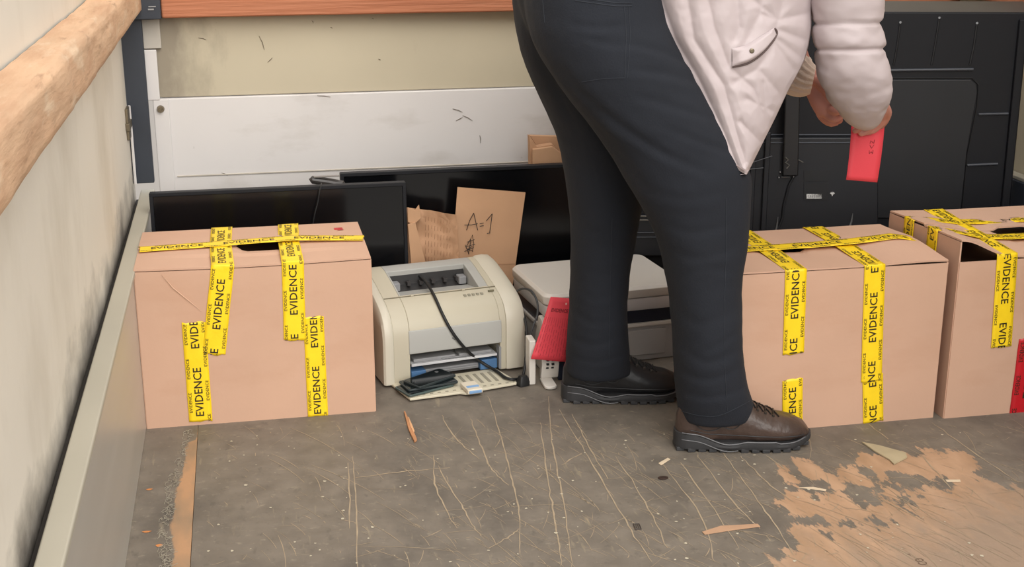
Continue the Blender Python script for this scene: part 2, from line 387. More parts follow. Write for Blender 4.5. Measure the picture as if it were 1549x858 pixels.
for i in range(150):
    px = random.uniform(300, 1500); py = random.uniform(650, 856); c = PZ(px, py); s_ = random.uniform(.001, .0035)
    if c.x < XS+.01: continue
    n_ = 6; b.add([(c.x+s_*math.cos(g)*random.uniform(.5, 1.6), c.y+s_*math.sin(g)*random.uniform(.5, 1.6), .001) for g in [2*math.pi*k/n_ for k in range(n_)]], [tuple(range(n_))])
tag(b.build('crumb', mat('pale_crumb', (196, 186, 164), .8), floor), kind='stuff')

# ------------------------------------------------------------------ back wall
wb = tag(empty('wall_back', (0, YB, 0)), kind='structure'); wb.location = (0, 0, 0)
def bx(name, a, b_, m, parent, bev=.002, **k): return MB().box(a, b_).build(name, m, parent, bevel=bev, **k)
bx('lower_drop_side', (-.245, YB+.004, 0), (2.25, YB+.03, .668), white_paint, wb, .004)
bx('edge_strip', (-.258, YB-.004, .0), (-.213, YB+.004, .667), white_paint, wb, .0025)
bx('panel_crease', (-.205, YB+.001, .432), (2.2, YB+.006, .436), mat('crease', (188, 180, 168), .6), wb, .001)
bx('upper_board', (-.34, YB+.012, .670), (2.31, YB+.036, .93), cream_paint, wb, .003)
bx('corner_plate', (-.285, YB-.002, .815), (-.222, YB+.012, .903), mat('greyish_plate', (186, 180, 170), .5, var=.05), wb, .002)
bx('hinge_plate', (-.285, YB-.006, .665), (-.237, YB+.006, .812), white_paint, wb, .003)
bx('corner_post', (-.335, YB-.035, .425), (-.27, YB-.008, .95), dark_steel, wb, .003)
bx('beam_bracket', (-.30, YB-.055, .903), (-.213, YB-.01, 1.06), dark_steel, wb, .003)
b = MB(); b.box((-.248, YB-.058, .93), (-.232, YB-.054, .934)); b.box((-.246, YB-.058, .938), (-.226, YB-.054, .941))
b.each('bracket_mark', silver, wb)
o = MB().box((-.213, YB-.045, .905), (2.28, YB+.01, 1.04)).build('wooden_beam', wood_back, wb, bevel=.006)
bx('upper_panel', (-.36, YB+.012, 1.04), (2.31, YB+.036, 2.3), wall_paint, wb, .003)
c = P(243, 165, YB-.004)
b = MB(); b.tube([(c.x, YB-.003, c.z), (c.x, YB-.012, c.z)], [.0115, .0095], 20); b.tube([(c.x, YB-.012, c.z), (c.x, YB-.016, c.z)], [.006, .005], 6)
b.build('bolt', zinc, wb)
b = MB()                      # dents and scuffs of the two boards
for px, py, px2, py2 in ((392, 55, 400, 76), (405, 95, 412, 88), (685, 165, 700, 170), (700, 175, 715, 183), (690, 183, 700, 178), (726, 205, 727, 217), (480, 145, 500, 147), (573, 90, 576, 92), (472, 32, 474, 36), (563, 28, 565, 30), (300, 58, 312, 61), (500, 42, 503, 44), (335, 262, 344, 266)):
    a_ = P(px, py, YB-.001); c_ = P(px2, py2, YB-.001); a_.y = c_.y = YB+(.0105 if py < 134 else .0025)
    b.tube([a_, (a_+c_)/2+Vector((.002, 0, .001)), c_], [.0006, .0011, .0005], 5)
tag(b.build('scuff', mat('dark_scuff', (104, 92, 78), .8), wb), kind='stuff')

# ------------------------------------------------------------------ left wall
wl = tag(empty('wall_left'), kind='structure')
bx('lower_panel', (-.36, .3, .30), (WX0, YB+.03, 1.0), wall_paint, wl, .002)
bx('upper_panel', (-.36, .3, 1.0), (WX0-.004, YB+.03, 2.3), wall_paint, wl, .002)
def rail(u, v):  # worn wooden rubbing rail: rounded top, uneven surface
    y = .3+(YB-.05-.3)*v
    prof = [(-.33, .925), (-.277, .923), (-.268, .930), (-.266, .97), (-.268, 1.006), (-.278, 1.019), (-.33, 1.024)]
    t = u*(len(prof)-1); i = min(int(t), len(prof)-2); f = t-i
    x = prof[i][0]*(1-f)+prof[i+1][0]*f; z = prof[i][1]*(1-f)+prof[i+1][1]*f
    n = noise.noise(Vector((x*20, y*5, z*14)))*.0035+noise.noise(Vector((x*50, y*16, z*30)))*.0022
    return (x+n*(1 if 0 < u < 1 else 0), y, z+n*.7)
MB().grid(rail, 24, 260).build('wooden_rail', wood_left, wl, smooth=True)
bx('kerb_wall', (-.305, .3, 0), (-.277, YB-.01, .392), alu, wl, .003)
bx('kerb_cap', (-.312, .3, .388), (-.272, YB-.01, .402), rail_top_m, wl, .004)
bx('gap_shade_strip', (-.328, .3, .33), (-.313, YB-.01, .372), gap_shade, wl, .001)  # dark colour paints the shade in the gap behind the kerb cap
b = MB(); b.box((-.33, YB-.14, .60), (-.318, YB-.05, .622)); b.box((-.33, YB-.12, .57), (-.322, YB-.06, .66))
b.build('latch', zinc, wl, bevel=.002)
b = MB(); b.tube([(-.322, YB-.06, .43), (-.322, YB-.05, .60), (-.322, YB-.055, .66)], .004, 6); b.build('seal_strip', white_paint, wl)
# ------------------------------------------------------------------ right wall
wr = tag(empty('wall_right'), kind='structure')
bx('wall_panel', (WX1+.03, .3, .30), (WX1+.06, YB+.03, 2.3), cream_paint, wr, .002)
bx('kerb_wall', (RK+.035, .3, 0), (RK+.07, YB-.01, .43), dark_steel, wr, .003)
bx('kerb_cap', (RK+.04, .3, .43), (RK+.075, YB-.01, .442), rail_top_m, wr, .003)
bx('wooden_rail', (WX1-.01, .3, .93), (WX1+.03, YB-.05, 1.06), wood_back, wr, .006)


# ------------------------------------------------------------------ evidence boxes
def strip_frame(path, norms):
    """arc length table for a tape lying on a folded surface"""
    pts = [Vector(p) for p in path]; cum = [0]
    for a_, c_ in zip(pts, pts[1:]): cum.append(cum[-1]+(c_-a_).length)
    return pts, cum
def tape(parent, path, norms, width, m=None, phase=0., flip=False, text='EVIDENCE', lift=.0009, squish=1., seed=0, name='evidence_tape', big=True, torn=True):
    """path: points on the surface, norms: one outward normal per span. Tape is a strip that bends over edges; its print is real lettering."""
    m = m or tape_y; pts, cum = strip_frame(path, norms); norms = [Vector(n).normalized() for n in norms]; rnd = random.Random(seed)
    T = [(c_-a_).normalized() for a_, c_ in zip(pts, pts[1:])]
    def at(u, v, h):
        u = max(0, min(cum[-1], u)); i = 0
        while i < len(T)-1 and u > cum[i+1]: i += 1
        f = (u-cum[i])/(cum[i+1]-cum[i]); n = norms[i].copy(); t = T[i].copy()
        d0 = u-cum[i]; d1 = cum[i+1]-u; bl = .008
        if d0 < bl and i > 0: k = .5*(1-d0/bl); n = n*(1-k)+norms[i-1]*k; t = t*(1-k)+T[i-1]*k
        if d1 < bl and i < len(T)-1: k = .5*(1-d1/bl); n = n*(1-k)+norms[i+1]*k; t = t*(1-k)+T[i+1]*k
        n.normalize(); t.normalize(); s_ = n.cross(t).normalized()
        wr_ = noise.noise(Vector((u*26+seed*7, v*14, seed)))*.0005
        return pts[i].lerp(pts[i+1], f)+s_*v+n*(h+wr_)
    L_ = cum[-1]; nu = max(4, int(L_/.006)); nv = 6; us = sorted(set([L_*i/nu for i in range(nu+1)]+cum))
    b = MB()
    jag0 = [rnd.uniform(-.002, .003) for _ in range(nv+1)]; jag1 = [rnd.uniform(-.002, .003) for _ in range(nv+1)]
    for k, u in enumerate(us):
        for j in range(nv+1):
            uu = u+(jag0[j] if k == 0 and torn else 0)-(jag1[j] if k == len(us)-1 and torn else 0)
            v_ = (j/nv-.5)*width*(1+.02*noise.noise(Vector((u*20, j > 3, seed))))
            if k in (0, len(us)-1):
                base = at(u, v_, lift); t = T[0] if k == 0 else T[-1]; b.V.append(base+t*(uu-u))
            else: b.V.append(at(u, v_, lift))
    for k in range(len(us)-1):
        for j in range(nv): a_ = k*(nv+1)+j; b.F.append((a_, a_+1, a_+nv+2, a_+nv+1))
    tp = b.build(name, m, parent, smooth=True, solid=.0004)
    q = MB()
    def put(txt, u0, len_, v0, cap, bold):
        V, Fc = glyphs(txt, bold); k = len(q.V); ok = False
        for gx, gy in V:
            uu = u0+gx*len_; vv = v0+gy*cap
            if flip: uu = L_-uu; vv = -vv
            if 0 < uu < L_: ok = True
            q.V.append(at(uu, vv, lift+.0007))
        if ok: q.F += [tuple(i+k for i in f) for f in Fc]
        else: del q.V[k:]
    sg = -1
    per = .176*squish; u = -per+phase
    while u < L_+per:
        if big: put(text, u+.010*squish, .126*squish, -width*.17, width*.36, .012)
        for du in (.0, .088): put(text, u+(du+.02)*squish, .052*squish, width*.31, width*.13, .012)
        for du in (.050, .138): put(text, u+du*squish, .052*squish, -width*.44, width*.13, .012)
        u += per
    if q.F: tag(obj('lettering', q.V, q.F, ink, tp, inv=True), kind='stuff')
    return tp

def frontpt(box, px, py):    # pixel on the front plane -> box coordinates
    p = P(px, py, box['y0']); return Vector((p.x, box['y0'], p.z))

def carton(name, loc, w_, d_, h_, label, group, topfn, gap=(0, 0), tilt=0., rz=0.):
    """open-slot carton: four walls, bottom, two long top flaps meeting at mid depth; topfn(x,y) gives top height offset"""
    r = empty(name, loc, rz, label, 'box', group); r['y0'] = loc[1]; t = .004
    b = MB()
    def pan(fn, nu, nv): b.grid(fn, nu, nv)
    H0 = h_-.004
    bul = lambda u, v: math.sin(math.pi*u)*math.sin(math.pi*v)*.0008
    ft = lambda u, v, y: topfn(u*w_, y)
    pan(lambda u, v: (u*w_, -bul(u, v), v*(H0+min(0, topfn(u*w_, 0)))), 12, 12)
    pan(lambda u, v: (u*w_, d_+bul(u, v), v*(H0+topfn(u*w_, d_))), 12, 6)
    pan(lambda u, v: (-bul(u, v)*.7, u*d_, v*(H0+topfn(0, u*d_))), 8, 8)
    pan(lambda u, v: (w_+bul(u, v)*.7, u*d_, v*(H0+topfn(w_, u*d_))), 8, 8)
    pan(lambda u, v: (u*w_, v*d_, .001), 2, 2)
    # lower set of flaps, seen dark through the gap
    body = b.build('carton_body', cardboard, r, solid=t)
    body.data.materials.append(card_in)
    for side in (0, 1):
        q = MB()
        def fl(u, v):
            x = u*(w_+.002)-.001; y = (v*d_/2-.001) if side == 0 else d_-(v*d_/2-.001)
            g = 0
            if gap[1] > gap[0]:
                k = max(0, min(1, min(x-gap[0], gap[1]-x)/.02)); g = k*gap[2]*(v**3)
            dy = -g if side == 0 else g*.2
            return (x, y+dy, h_+topfn(x, y)+(.0 if side == 0 else .003*v)+(-g*.45 if side == 0 else g*.25)+.0015*math.sin(u*9+side)*v)
        q.grid(fl, 40, 8); q.build('top_flap', cardboard, r, solid=.004)
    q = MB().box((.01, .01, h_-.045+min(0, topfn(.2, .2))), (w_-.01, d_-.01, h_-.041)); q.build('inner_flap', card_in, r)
    return r

def loc_pts(box, pts):   # world -> local
    l = Vector(box.location); return [Vector(p)-l for p in pts]

FR = (0, -1, 0); TP = (0, 0, 1)
# --- box 1 (left)
BX1 = (-.2745, 3.105, 0); W1, D1, H1 = .557, .355, .402
flat = lambda x, y: 0.
box1 = carton('cardboard_box', BX1, W1, D1, H1, 'brown cardboard box at far left against the metal side wall, left of the beige printer', 'taped evidence boxes',
              lambda x, y: -.004*math.sin(math.pi*x/W1)*(y < .1), gap=(.235, .37, .022))
def L1(px, py): p = P(px, py, BX1[1]); return Vector((p.x-BX1[0], -.003, p.z))
def TT(px, y, h, W=None): return
def fr(bx_, px, py, off=-.003): p = P(px, py, bx_[1]); return Vector((p.x-bx_[0], off, p.z-bx_[2]))
a0 = fr(BX1, 304, 637); a1 = fr(BX1, 293, 487)
tape(box1, [a0, a1], [FR], .056, phase=.005, seed=1)
a0 = fr(BX1, 324, 536); a1 = fr(BX1, 330, 470); a2 = fr(BX1, 337, 402); x3 = a2.x
tape(box1, [a0, a1, (x3, -.002, H1+.001), (x3-.006, .17, H1+.004), (x3-.004, D1+.001, H1+.004), (x3-.004, D1+.003, H1-.1)], [FR, FR, TP, TP, (0, 1, 0)], .054, phase=.056, seed=2, lift=.0016)
a0 = fr(BX1, 481, 629); a1 = fr(BX1, 474, 478)
tape(box1, [a0, a1], [FR], .050, phase=-.003, seed=3)
a0 = fr(BX1, 446, 514); a2 = fr(BX1, 443, 402); x3 = a2.x
tape(box1, [a0, (x3, -.002, H1+.001), (x3-.002, .17, H1+.004), (x3+.004, D1+.001, H1+.004), (x3+.004, D1+.003, H1-.1)], [FR, TP, TP, (0, 1, 0)], .053, phase=.056, seed=4, lift=.0016)
tape(box1, [(.001, .168, H1+.0045), (.2, .180, H1+.0055), (.38, .188, H1+.009), (W1, .168, H1+.0045)], [TP]*3, .050, phase=.02, seed=5, lift=.0022)
red_mark = MB().box((.490, .275, H1+.004), (.512, .290, H1+.0055)); red_mark.add([(.495, .262, H1+.0055), (.516, .268, H1+.0055), (.508, .279, H1+.0055)], [(0, 1, 2)])
red_mark.build('red_mark', tape_r, box1)
# crease in the front panel
cr0 = [fr(BX1, x, y, -.0045) for x, y in ((245, 415), (262, 435), (283, 452), (305, 470))]
MB().tube(cr0, [.0004, .0012, .001, .0003], 5).build('crease', mat('pale_card_crease', (216, 178, 150), .8), box1)

# --- box 2 (middle right)
BX2 = (1.082, 2.787, 0); W2, D2, H2 = .558, .355, .405
lift2 = lambda x, y: .016*math.exp(-((x-.50)/.09)**2)*math.exp(-((y-.16)/.12)**2)
box2 = carton('cardboard_box', BX2, W2, D2, H2, 'brown cardboard box with two taped strips, directly behind the brown boot toe', 'taped evidence boxes', lift2, gap=(.13, .27, .012))
a0 = fr(BX2, 1199, 535); a2 = fr(BX2, 1203, 413); x3 = a2.x
tape(box2, [a0, (x3, -.002, H2+.001), (x3, .17, H2+.004), (x3, D2+.001, H2+.004), (x3, D2+.003, H2-.1)], [FR, TP, TP, (0, 1, 0)], .054, phase=.080, seed=6, lift=.0016)
a0 = fr(BX2, 1198, 646); a1 = fr(BX2, 1198, 573)
tape(box2, [a0, a1], [FR], .052, phase=-.031, seed=7)
tape(box2, [fr(BX2, 1320, 638), fr(BX2, 1319, 566)], [FR], .054, phase=-.091, seed=18)
a0 = fr(BX2, 1317, 577); a1 = fr(BX2, 1319, 500); a2 = fr(BX2, 1322, 408); x3 = a2.x
tape(box2, [a0, a1, (x3, -.002, H2+.001), (x3, .17, H2+.006), (x3, D2+.001, H2+.004), (x3, D2+.003, H2-.1)], [FR, FR, TP, TP, (0, 1, 0)], .054, phase=.094, seed=8, lift=.0016)
tape(box2, [(0, .178, H2+.0045), (.28, .178, H2+.006), (.40, .172, H2+.012), (.50, .166, H2+.021), (W2-.01, .162, H2+.013)], [TP]*4, .05, phase=.05, seed=9, lift=.0022)
# --- box 3 (right, mostly out of frame)
BX3 = (1.664, 2.775, 0); W3, D3, H3 = .56, .36, .408
def top3(x, y):
    l = math.exp(-(max(0, x)/.088)**2)
    return .050*l*(1-.3*y/D3)+.03*(y/D3)*(1-l)
box3 = carton('cardboard_box', BX3, W3, D3, H3, 'brown cardboard box at the right edge with a lifted front flap and red tape', 'taped evidence boxes', top3, gap=(.19, .30, .03))
def h3(x, y): return H3+top3(x, y)+.003
a0 = fr(BX3, 1513, 525); a2 = fr(BX3, 1521, 400); x3 = a2.x
ys = [0, .08, .17, .26, D3]
tape(box3, [a0]+[(x3-.0*y, y-.002*(y == 0), h3(x3, y)) for y in ys], [FR]+[TP]*4, .055, phase=.0, seed=10, lift=.0018, flip=True)
xs = [0, .06, .12, .2, .3, .42, W3]
tape(box3, [(-.003, .25, h3(0, .25)-.12)]+[(x-.003*(x == 0), .25, h3(x, .25)) for x in xs], [(-1, 0, 0)]+[TP]*6, .05, phase=.02, seed=11, lift=.0014)
tape(box3, [(-.003, .13, h3(0, .13)-.12)]+[(x-.003*(x == 0), .13, h3(x, .13)) for x in xs], [(-1, 0, 0)]+[TP]*6, .05, phase=.08, seed=12, lift=.0014)
a0 = fr(BX3, 1540, 630); a1 = fr(BX3, 1550, 512); a0.x += .02; a1.x += .03
tape(box3, [a0, a1], [FR], .095, m=tape_r, phase=.04, seed=13)
p0 = Vector((x3-.035-.10, .30, h3(.2, .3)))
MB().grid(lambda u, v: (.215+.09*u, .185+.028*v, h3(.215+.09*u, .19)+.001), 6, 1).build('handle_hole', tv_groove, box3)

# ------------------------------------------------------------------ televisions
def screen_tv(name, x0, x1, y, h_, label, lean=0., z0=0.):
    r = empty(name, ((x0+x1)/2, y, z0), 0, label, 'television', 'televisions against the back wall'); r.rotation_euler = (lean, 0, 0)
    w_ = (x1-x0)/2
    MB().box((-w_, .002, 0), (w_, .030, h_)).build('case', tv_black, r, bevel=.003)
    MB().box((-w_*.6, .03, .04), (w_*.6, .055, h_*.6)).build('rear_housing', tv_black, r, bevel=.01)
    MB().box((-w_+.011, -.001, .018), (w_-.011, .003, h_-.011)).build('screen', tv_gloss, r)
    b = MB()
    for a_, c_ in (((-w_, -.005, h_-.010), (w_, .003, h_)), ((-w_, -.005, 0), (w_, .003, .017)), ((-w_, -.005, .017), (-w_+.010, .003, h_-.010)), ((w_-.010, -.005, .017), (w_, .003, h_-.010))): b.box(a_, c_)
    b.build('bezel', tv_black, r, bevel=.001)
    return r
tv1 = screen_tv('television', -.268, .443, 3.66, .458, 'black flat television leaning behind the left cardboard box', R(-3))
tv2 = screen_tv('television', .267, 1.14, 3.80, .462, 'larger black flat television behind the beige printer and paper envelope', R(-2.5))
# big television seen from the back
ang = math.atan2(.355-.03, -1.22)
tvw, tvh, tvt = 1.25, .76, .07
tv3 = empty('television', (2.20, 3.42, .165), math.pi+math.atan2(-.30, 1.21) if False else 0, 'large black television seen from the back, behind the right-hand boxes', 'television', 'televisions against the back wall')
tv3.rotation_euler = (R(-2.0), 0, R(-13.5))
# local: x from -tvw to 0, front of the picture side is +y (towards wall), back faces camera (-y)
def rrect(x0, z0, x1, z1, r_, n=5):
    out = []
    for cx, cz, a0_ in ((x1-r_, z1-r_, 0), (x0+r_, z1-r_, 90), (x0+r_, z0+r_, 180), (x1-r_, z0+r_, 270)):
        for k in range(n+1): g = R(a0_+90*k/n); out.append((cx+r_*math.cos(g), cz+r_*math.sin(g)))
    return out
MB().box((-tvw, 0, 0), (0, .058, tvh)).build('case', tv_black, tv3, bevel=.006)
MB().box((-tvw, .058, 0), (0, .066, tvh)).build('screen', tv_gloss, tv3)
MB().prism([(.001, tvh-.001), (.056, tvh+.026), (.064, tvh+.026), (.064, tvh-.001)], -tvw+.004, -.002, 0).build('top_strip', tv_edge, tv3, bevel=.001)
MB().box((-.03, -.012, .02), (-.006, .004, tvh-.02)).build('side_frame', tv_black, tv3, bevel=.004)
# coordinates on the back from pixels
def T3(px, py, off=0.):
    M = Matrix.Translation((2.20, 3.42, .165)) @ Matrix.Rotation(R(-13.5), 4, 'Z') @ Matrix.Rotation(R(-2.0), 4, 'X')
    Mi = M.inverted(); o_ = Mi @ O; d_ = (Mi.to_3x3() @ ray(px, py)); t = (off-o_.y)/d_.y; return o_+d_*t
# long inset panel to the right
def outline(px_pts, off): return [T3(x, y, off) for x, y in px_pts]
def groove(px_pts, name='groove', m=None, r_=.0022, off=-.001): return MB().tube(outline(px_pts, off), r_, 6).build(name, m or tv_groove, tv3)
ridge = mat('tv_ridge', (58, 61, 68), .45)
a_ = T3(1340, 120); c_ = T3(1476, 330)
MB().prism([(p.x, p.z) for p in [T3(x, y) for x, y in ((1320, 120), (1468, 120), (1476, 126), (1478, 140), (1462, 230), (1452, 330), (1320, 330))]], -.006, .002, 1).build('inset_panel', mat('tv_inset', (19, 21, 26), .48), tv3, bevel=.003)
groove([(1330, 118), (1470, 118), (1480, 128), (1478, 160), (1463, 235), (1455, 320)])
MB().tube(outline([(1180, 107), (1300, 107), (1472, 105)], -.002), .0045, 8).build('horizontal_ridge', ridge, tv3)
for pts in (((1362, 34), (1357, 70), (1352, 98)), ((1421, 27), (1415, 65), (1409, 98)), ((1478, 35), (1473, 70), (1467, 98))):
    groove(pts, 'rib', r_=.003)
    MB().tube([T3(*pts[0], 0), T3(*pts[0], -.004)], [.004, .003], 10).build('screw', mat('dim_screw', (150, 152, 154), .35, metal=.5), tv3)
for pts in (((1480, 173), (1525, 172)), ((1463, 250), (1509, 248))):
    MB().tube(outline(pts, -.002), .004, 8).build('short_ridge', ridge, tv3)
# electronics housing low centre
hp = [T3(x, y) for x, y in ((1060, 206), (1318, 206), (1325, 215), (1325, 380), (1060, 380))]
MB().prism([(p.x, p.z) for p in hp], -.030, .002, 1).build('electronics_housing', mat('tv_housing', (20, 22, 28), .5), tv3, bevel=.004)
for yy in (204, 216): MB().tube([T3(x, yy, -.031 if yy > 206 else -.004) for x in (1150, 1230, 1290)], .0022, 6).build('housing_ridge', ridge, tv3)
pl_ = outline([(1328, 235), (1336, 245), (1338, 270), (1334, 302)], -.003)
MB().tube(pl_, .0022, 6).build('antenna_cable', mat('grey_cable', (74, 76, 80), .5), tv3)
# spec label block, white barcode sticker, certification logo
a_ = T3(1218, 260, -.031); c_ = T3(1255, 275, -.031)
def lab(x0, y0, x1, y1, m, name, th=.0007):
    q = [T3(x, y, -.031) for x, y in ((x0, y0), (x1, y0), (x1, y1), (x0, y1))]
    MB().add([v for v in q]+[v-Vector((0, th, 0)) for v in q], [(4, 5, 6, 7), (0, 1, 5, 4), (1, 2, 6, 5), (2, 3, 7, 6), (3, 0, 4, 7)]).build(name, m, tv3)
lab(1216, 258, 1256, 274, mat('dark_label', (20, 21, 24), .5), 'rating_label'); lab(1216, 277, 1254, 303, MATS['dark_label'], 'rating_label')
lab(1220, 293.5, 1243, 300.5, label_w, 'barcode_sticker')
q = MB(); q0 = T3(1223, 295.3, -.0322); q1 = T3(1240, 299, -.0322)
for i in range(16):
    if i % 3 == 1: continue
    x = q0.x+(q1.x-q0.x)*i/16; q.box((x, -.0322, q1.z), (x+(q1.x-q0.x)/34, -.0319, q0.z))
tag(q.build('barcode', mat('barcode_grey', (120, 120, 122), .6), tv3), kind='stuff')
c_ = T3(1259, 293, -.031)
q = MB(); q.tube([c_+Vector((math.cos(g)*.006, -.001, math.sin(g)*.004)) for g in [math.pi*k/8 for k in range(9)]], .001, 5); q.box((c_.x-.004, -.0325, c_.z-.002), (c_.x+.004, -.031, c_.z+.0015)); q.box((c_.x-.001, -.0325, c_.z-.007), (c_.x+.001, -.031, c_.z-.002))
q.build('printed_logo', label_w, tv3)
# stand column with strap, metal studs
st = [T3(x, y, -.034) for x, y in ((1184, 150), (1205, 150), (1202, 262), (1178, 262))]
st2 = [T3(x, y) for x, y in ((1184, 120), (1206, 120), (1203, 262), (1180, 262))]
MB().prism([(p.x, p.z) for p in st2], -.052, -.028, 1).build('mounting_column', mat('column_black', (22, 23, 26), .35), tv3, bevel=.004)
q = MB()
for x, y in ((1180, 260), (1202, 259), (1178, 268), (1200, 267)): p = T3(x, y, -.034); q.tube([p, p+Vector((0, -.006, 0))], [.0022, .0016], 8)
q.tube([T3(1182, 268, -.037), T3(1195, 268, -.037)], .0013, 6); q.each('stud', silver, tv3)
q = MB(); q.tube([T3(x, y, -.055) for x, y in ((1188, 238), (1192, 242), (1188, 246), (1194, 250), (1190, 255))], .0022, 6); q.tube([T3(x, y, -.045) for x, y in ((1198, 243), (1208, 242), (1215, 246))], .0018, 6); q.each('cable_clip', mat('clip_grey', (104, 102, 98), .4, metal=.4), tv3)
q = MB(); q.tube([T3(x, y, -.036) for x, y in ((1204, 262), (1194, 280), (1186, 310), (1184, 330), (1176, 350))], .0035, 7); q.build('thin_lead', mat('lead_dark', (34, 36, 40), .4), tv3)
q = MB()
for pts in (((1177, 328), (1175, 343), (1173, 351)), ((1290, 323), (1288, 335), (1284, 348))):
    q.tube([T3(x, y, -.033) for x, y in pts], [.001, .0028, .0035], 8)
q.each('screw_boss', mat('dim_metal', (120, 122, 124), .4, metal=.5), tv3)
q = MB()
for x in (1130, 1150): q.box((T3(x, 300, 0).x, -.042, .02), (T3(x+8, 300, 0).x, -.028, tvh*.55))
q.each('vertical_rib', MATS['tv_housing'], tv3, bevel=.003)
for pts in (((1110, 250), (1135, 247), (1168, 236)), ((1125, 252+5), (1155, 254))): MB().tube([T3(x, y, -.045) for x, y in pts], .0016, 5).build('thin_wire', MATS['grey_cable'], tv3)
# lower left ledge seen between the trouser legs
for yy in (327, 333): MB().tube([T3(x, yy, -.032) for x in (930, 1000)], .0017, 6).build('ledge_strip', mat('tv_ledge', (120, 116, 108), .4, metal=.3), tv3)
for yy in (352, 359): MB().tube([T3(x, yy, -.030) for x in (930, 1020)], .002, 6).build('ledge_ridge', ridge, tv3)
ll = [T3(x, y) for x, y in ((1070, 322), (910, 324), (910, 384), (1070, 384))]
MB().prism([(p.x, p.z) for p in ll], -.028, .002, 1).build('lower_ledge', MATS['tv_housing'], tv3, bevel=.003)
for xx in (-1.02, -.25):
    b = MB(); b.tube([(xx, .02, .01), (xx, -.02, -.08), (xx, -.07, -.155)], .012, 8); b.tube([(xx, .03, .01), (xx, .06, -.08), (xx, .10, -.158)], .012, 8); b.each('foot', tv_black, tv3)

# grey plastic piece leaning behind the left television
r = empty('grey_bracket', (.235, 3.76, 0), 0, 'dark grey rounded plastic piece poking above the left television', 'bracket')
pa = P(472, 272, 3.77); pb = P(516, 278, 3.77); loc = Vector(r.location)
b = MB(); b.tube([v-loc for v in (Vector((pb.x+.03, 3.765, .0)), Vector((pb.x+.03, 3.765, .40)), Vector((pb.x, 3.765, pb.z)), (pa+pb)/2, pa, pa+Vector((-.006, 0, -.003)))], [.012, .012, .012, .012, .0115, .006], 12); b.build('rounded_bar', mat('dark_grey_plastic', (66, 62, 60), .35), r)
b = MB(); b.box((pa.x-loc.x+.005, -.012+.005, pa.z+.009), (pb.x-loc.x-.005, .004, pa.z+.0125)); b.build('pale_face', mat('worn_grey', (130, 124, 118), .4), r, bevel=.001)

# thin cable hanging over the left television's screen
pts = [P(x, y, Y) for x, y, Y in ((486, 277, 3.70), (486, 281, 3.668), (484, 287, 3.655), (481, 305, 3.65), (476, 325, 3.645), (472, 350, 3.642), (470, 380, 3.638))]
tag(MB().tube([tuple(v) for v in crv([tuple(p) for p in pts], 5)], .0016, 7).build('thin_cable', cable_m, None, smooth=True), 'thin black cable hanging over the screen of the left television', 'cable')

# ------------------------------------------------------------------ paper envelopes / bags
def sheet_bag(name, quad, th, m, label, cat, ny=24, nx=16, amp=.003, fold=None, seed=0):
    """a flat paper bag: front and back walls bulging apart; quad = world corners tl,tr,br,bl"""
    c0 = (quad[2]+quad[3])/2; r = empty(name, c0, 0, label, cat, 'brown paper envelopes behind the printers' if cat == 'envelope' else None)
    b = MB()
    n_ = ((quad[1]-quad[0]).cross(quad[3]-quad[0])).normalized()
    if n_.y > 0: n_ = -n_
    for sgn in (1, -1):
        def fn(u, v):
            p = (quad[0]*(1-u)+quad[1]*u)*(1-v)+(quad[3]*(1-u)+quad[2]*u)*v
            e_ = math.sin(math.pi*u)**.5*th*(.15+.85*v)
            nn = noise.noise(Vector((u*3+seed, v*4, seed)))*amp+noise.noise(Vector((u*9+seed, v*11, sgn)))*amp*.5
            if fold: nn += fold(u, v)
            return p+n_*(sgn*e_+nn)-c0
        b.grid(fn, nx, ny)
    o = b.build('paper_body', m, r, smooth=True); return r, n_, c0
# A 1 envelope
q4 = [P(692, 283, 3.735), P(795, 291, 3.735), P(772, 470, 3.672), P(676, 465, 3.672)]
q4[2] = q4[1]+(P(780, 405, 3.70)-q4[1])*2.05; q4[3] = q4[0]+(P(683, 410, 3.70)-q4[0])*2.0
for k in (2, 3): q4[k].y = 3.675
env, n_, c0 = sheet_bag('paper_envelope', q4, .004, paper, 'brown paper envelope marked A 1, propped behind the beige printer', 'envelope', amp=.0015)
def onq(u, v, h): return (q4[0]*(1-u)+q4[1]*u)*(1-v)+(q4[3]*(1-u)+q4[2]*u)*v+n_*h-c0
def handw(strokes, name='handwriting', r_=.0011, parent=None):
    b = MB()
    for s_ in strokes:
        pts = [P(x, y, 3.70) for x, y in s_]; out = []
        for p in pts:
            d = (p-O).normalized(); t = (q4[0]-O).dot(n_)/d.dot(n_); out.append(O+d*t+n_*.0065-c0)
        b.tube(out, r_, 5)
    b.build(name, pen, env)
handw([[(705, 348), (710, 333), (716, 322)], [(716, 322), (719, 335), (722, 348)], [(702, 340), (712, 340), (722, 338)], [(725, 338), (731, 337)], [(725, 342), (731, 341)], [(735, 334), (740, 328), (744, 323)], [(744, 323), (742, 338), (740, 352)], [(736, 353), (741, 352)]])
handw([[(705, 372), (711, 362), (714, 355), (716, 368), (714, 380)], [(706, 366), (717, 362)], [(704, 373), (718, 369)], [(702, 380), (716, 374)], [(708, 384), (712, 362)], [(703, 370), (709, 384)], [(706, 378), (714, 372), (706, 376), (715, 380)]], r_=.0009)
b = MB(); b.tube([onq(u, .93*.5, .0062) for u in (0.02, .3, .6, .98)], .0008, 5); b.build('fold_line', mat('paper_fold', (150, 108, 76), .8), env)
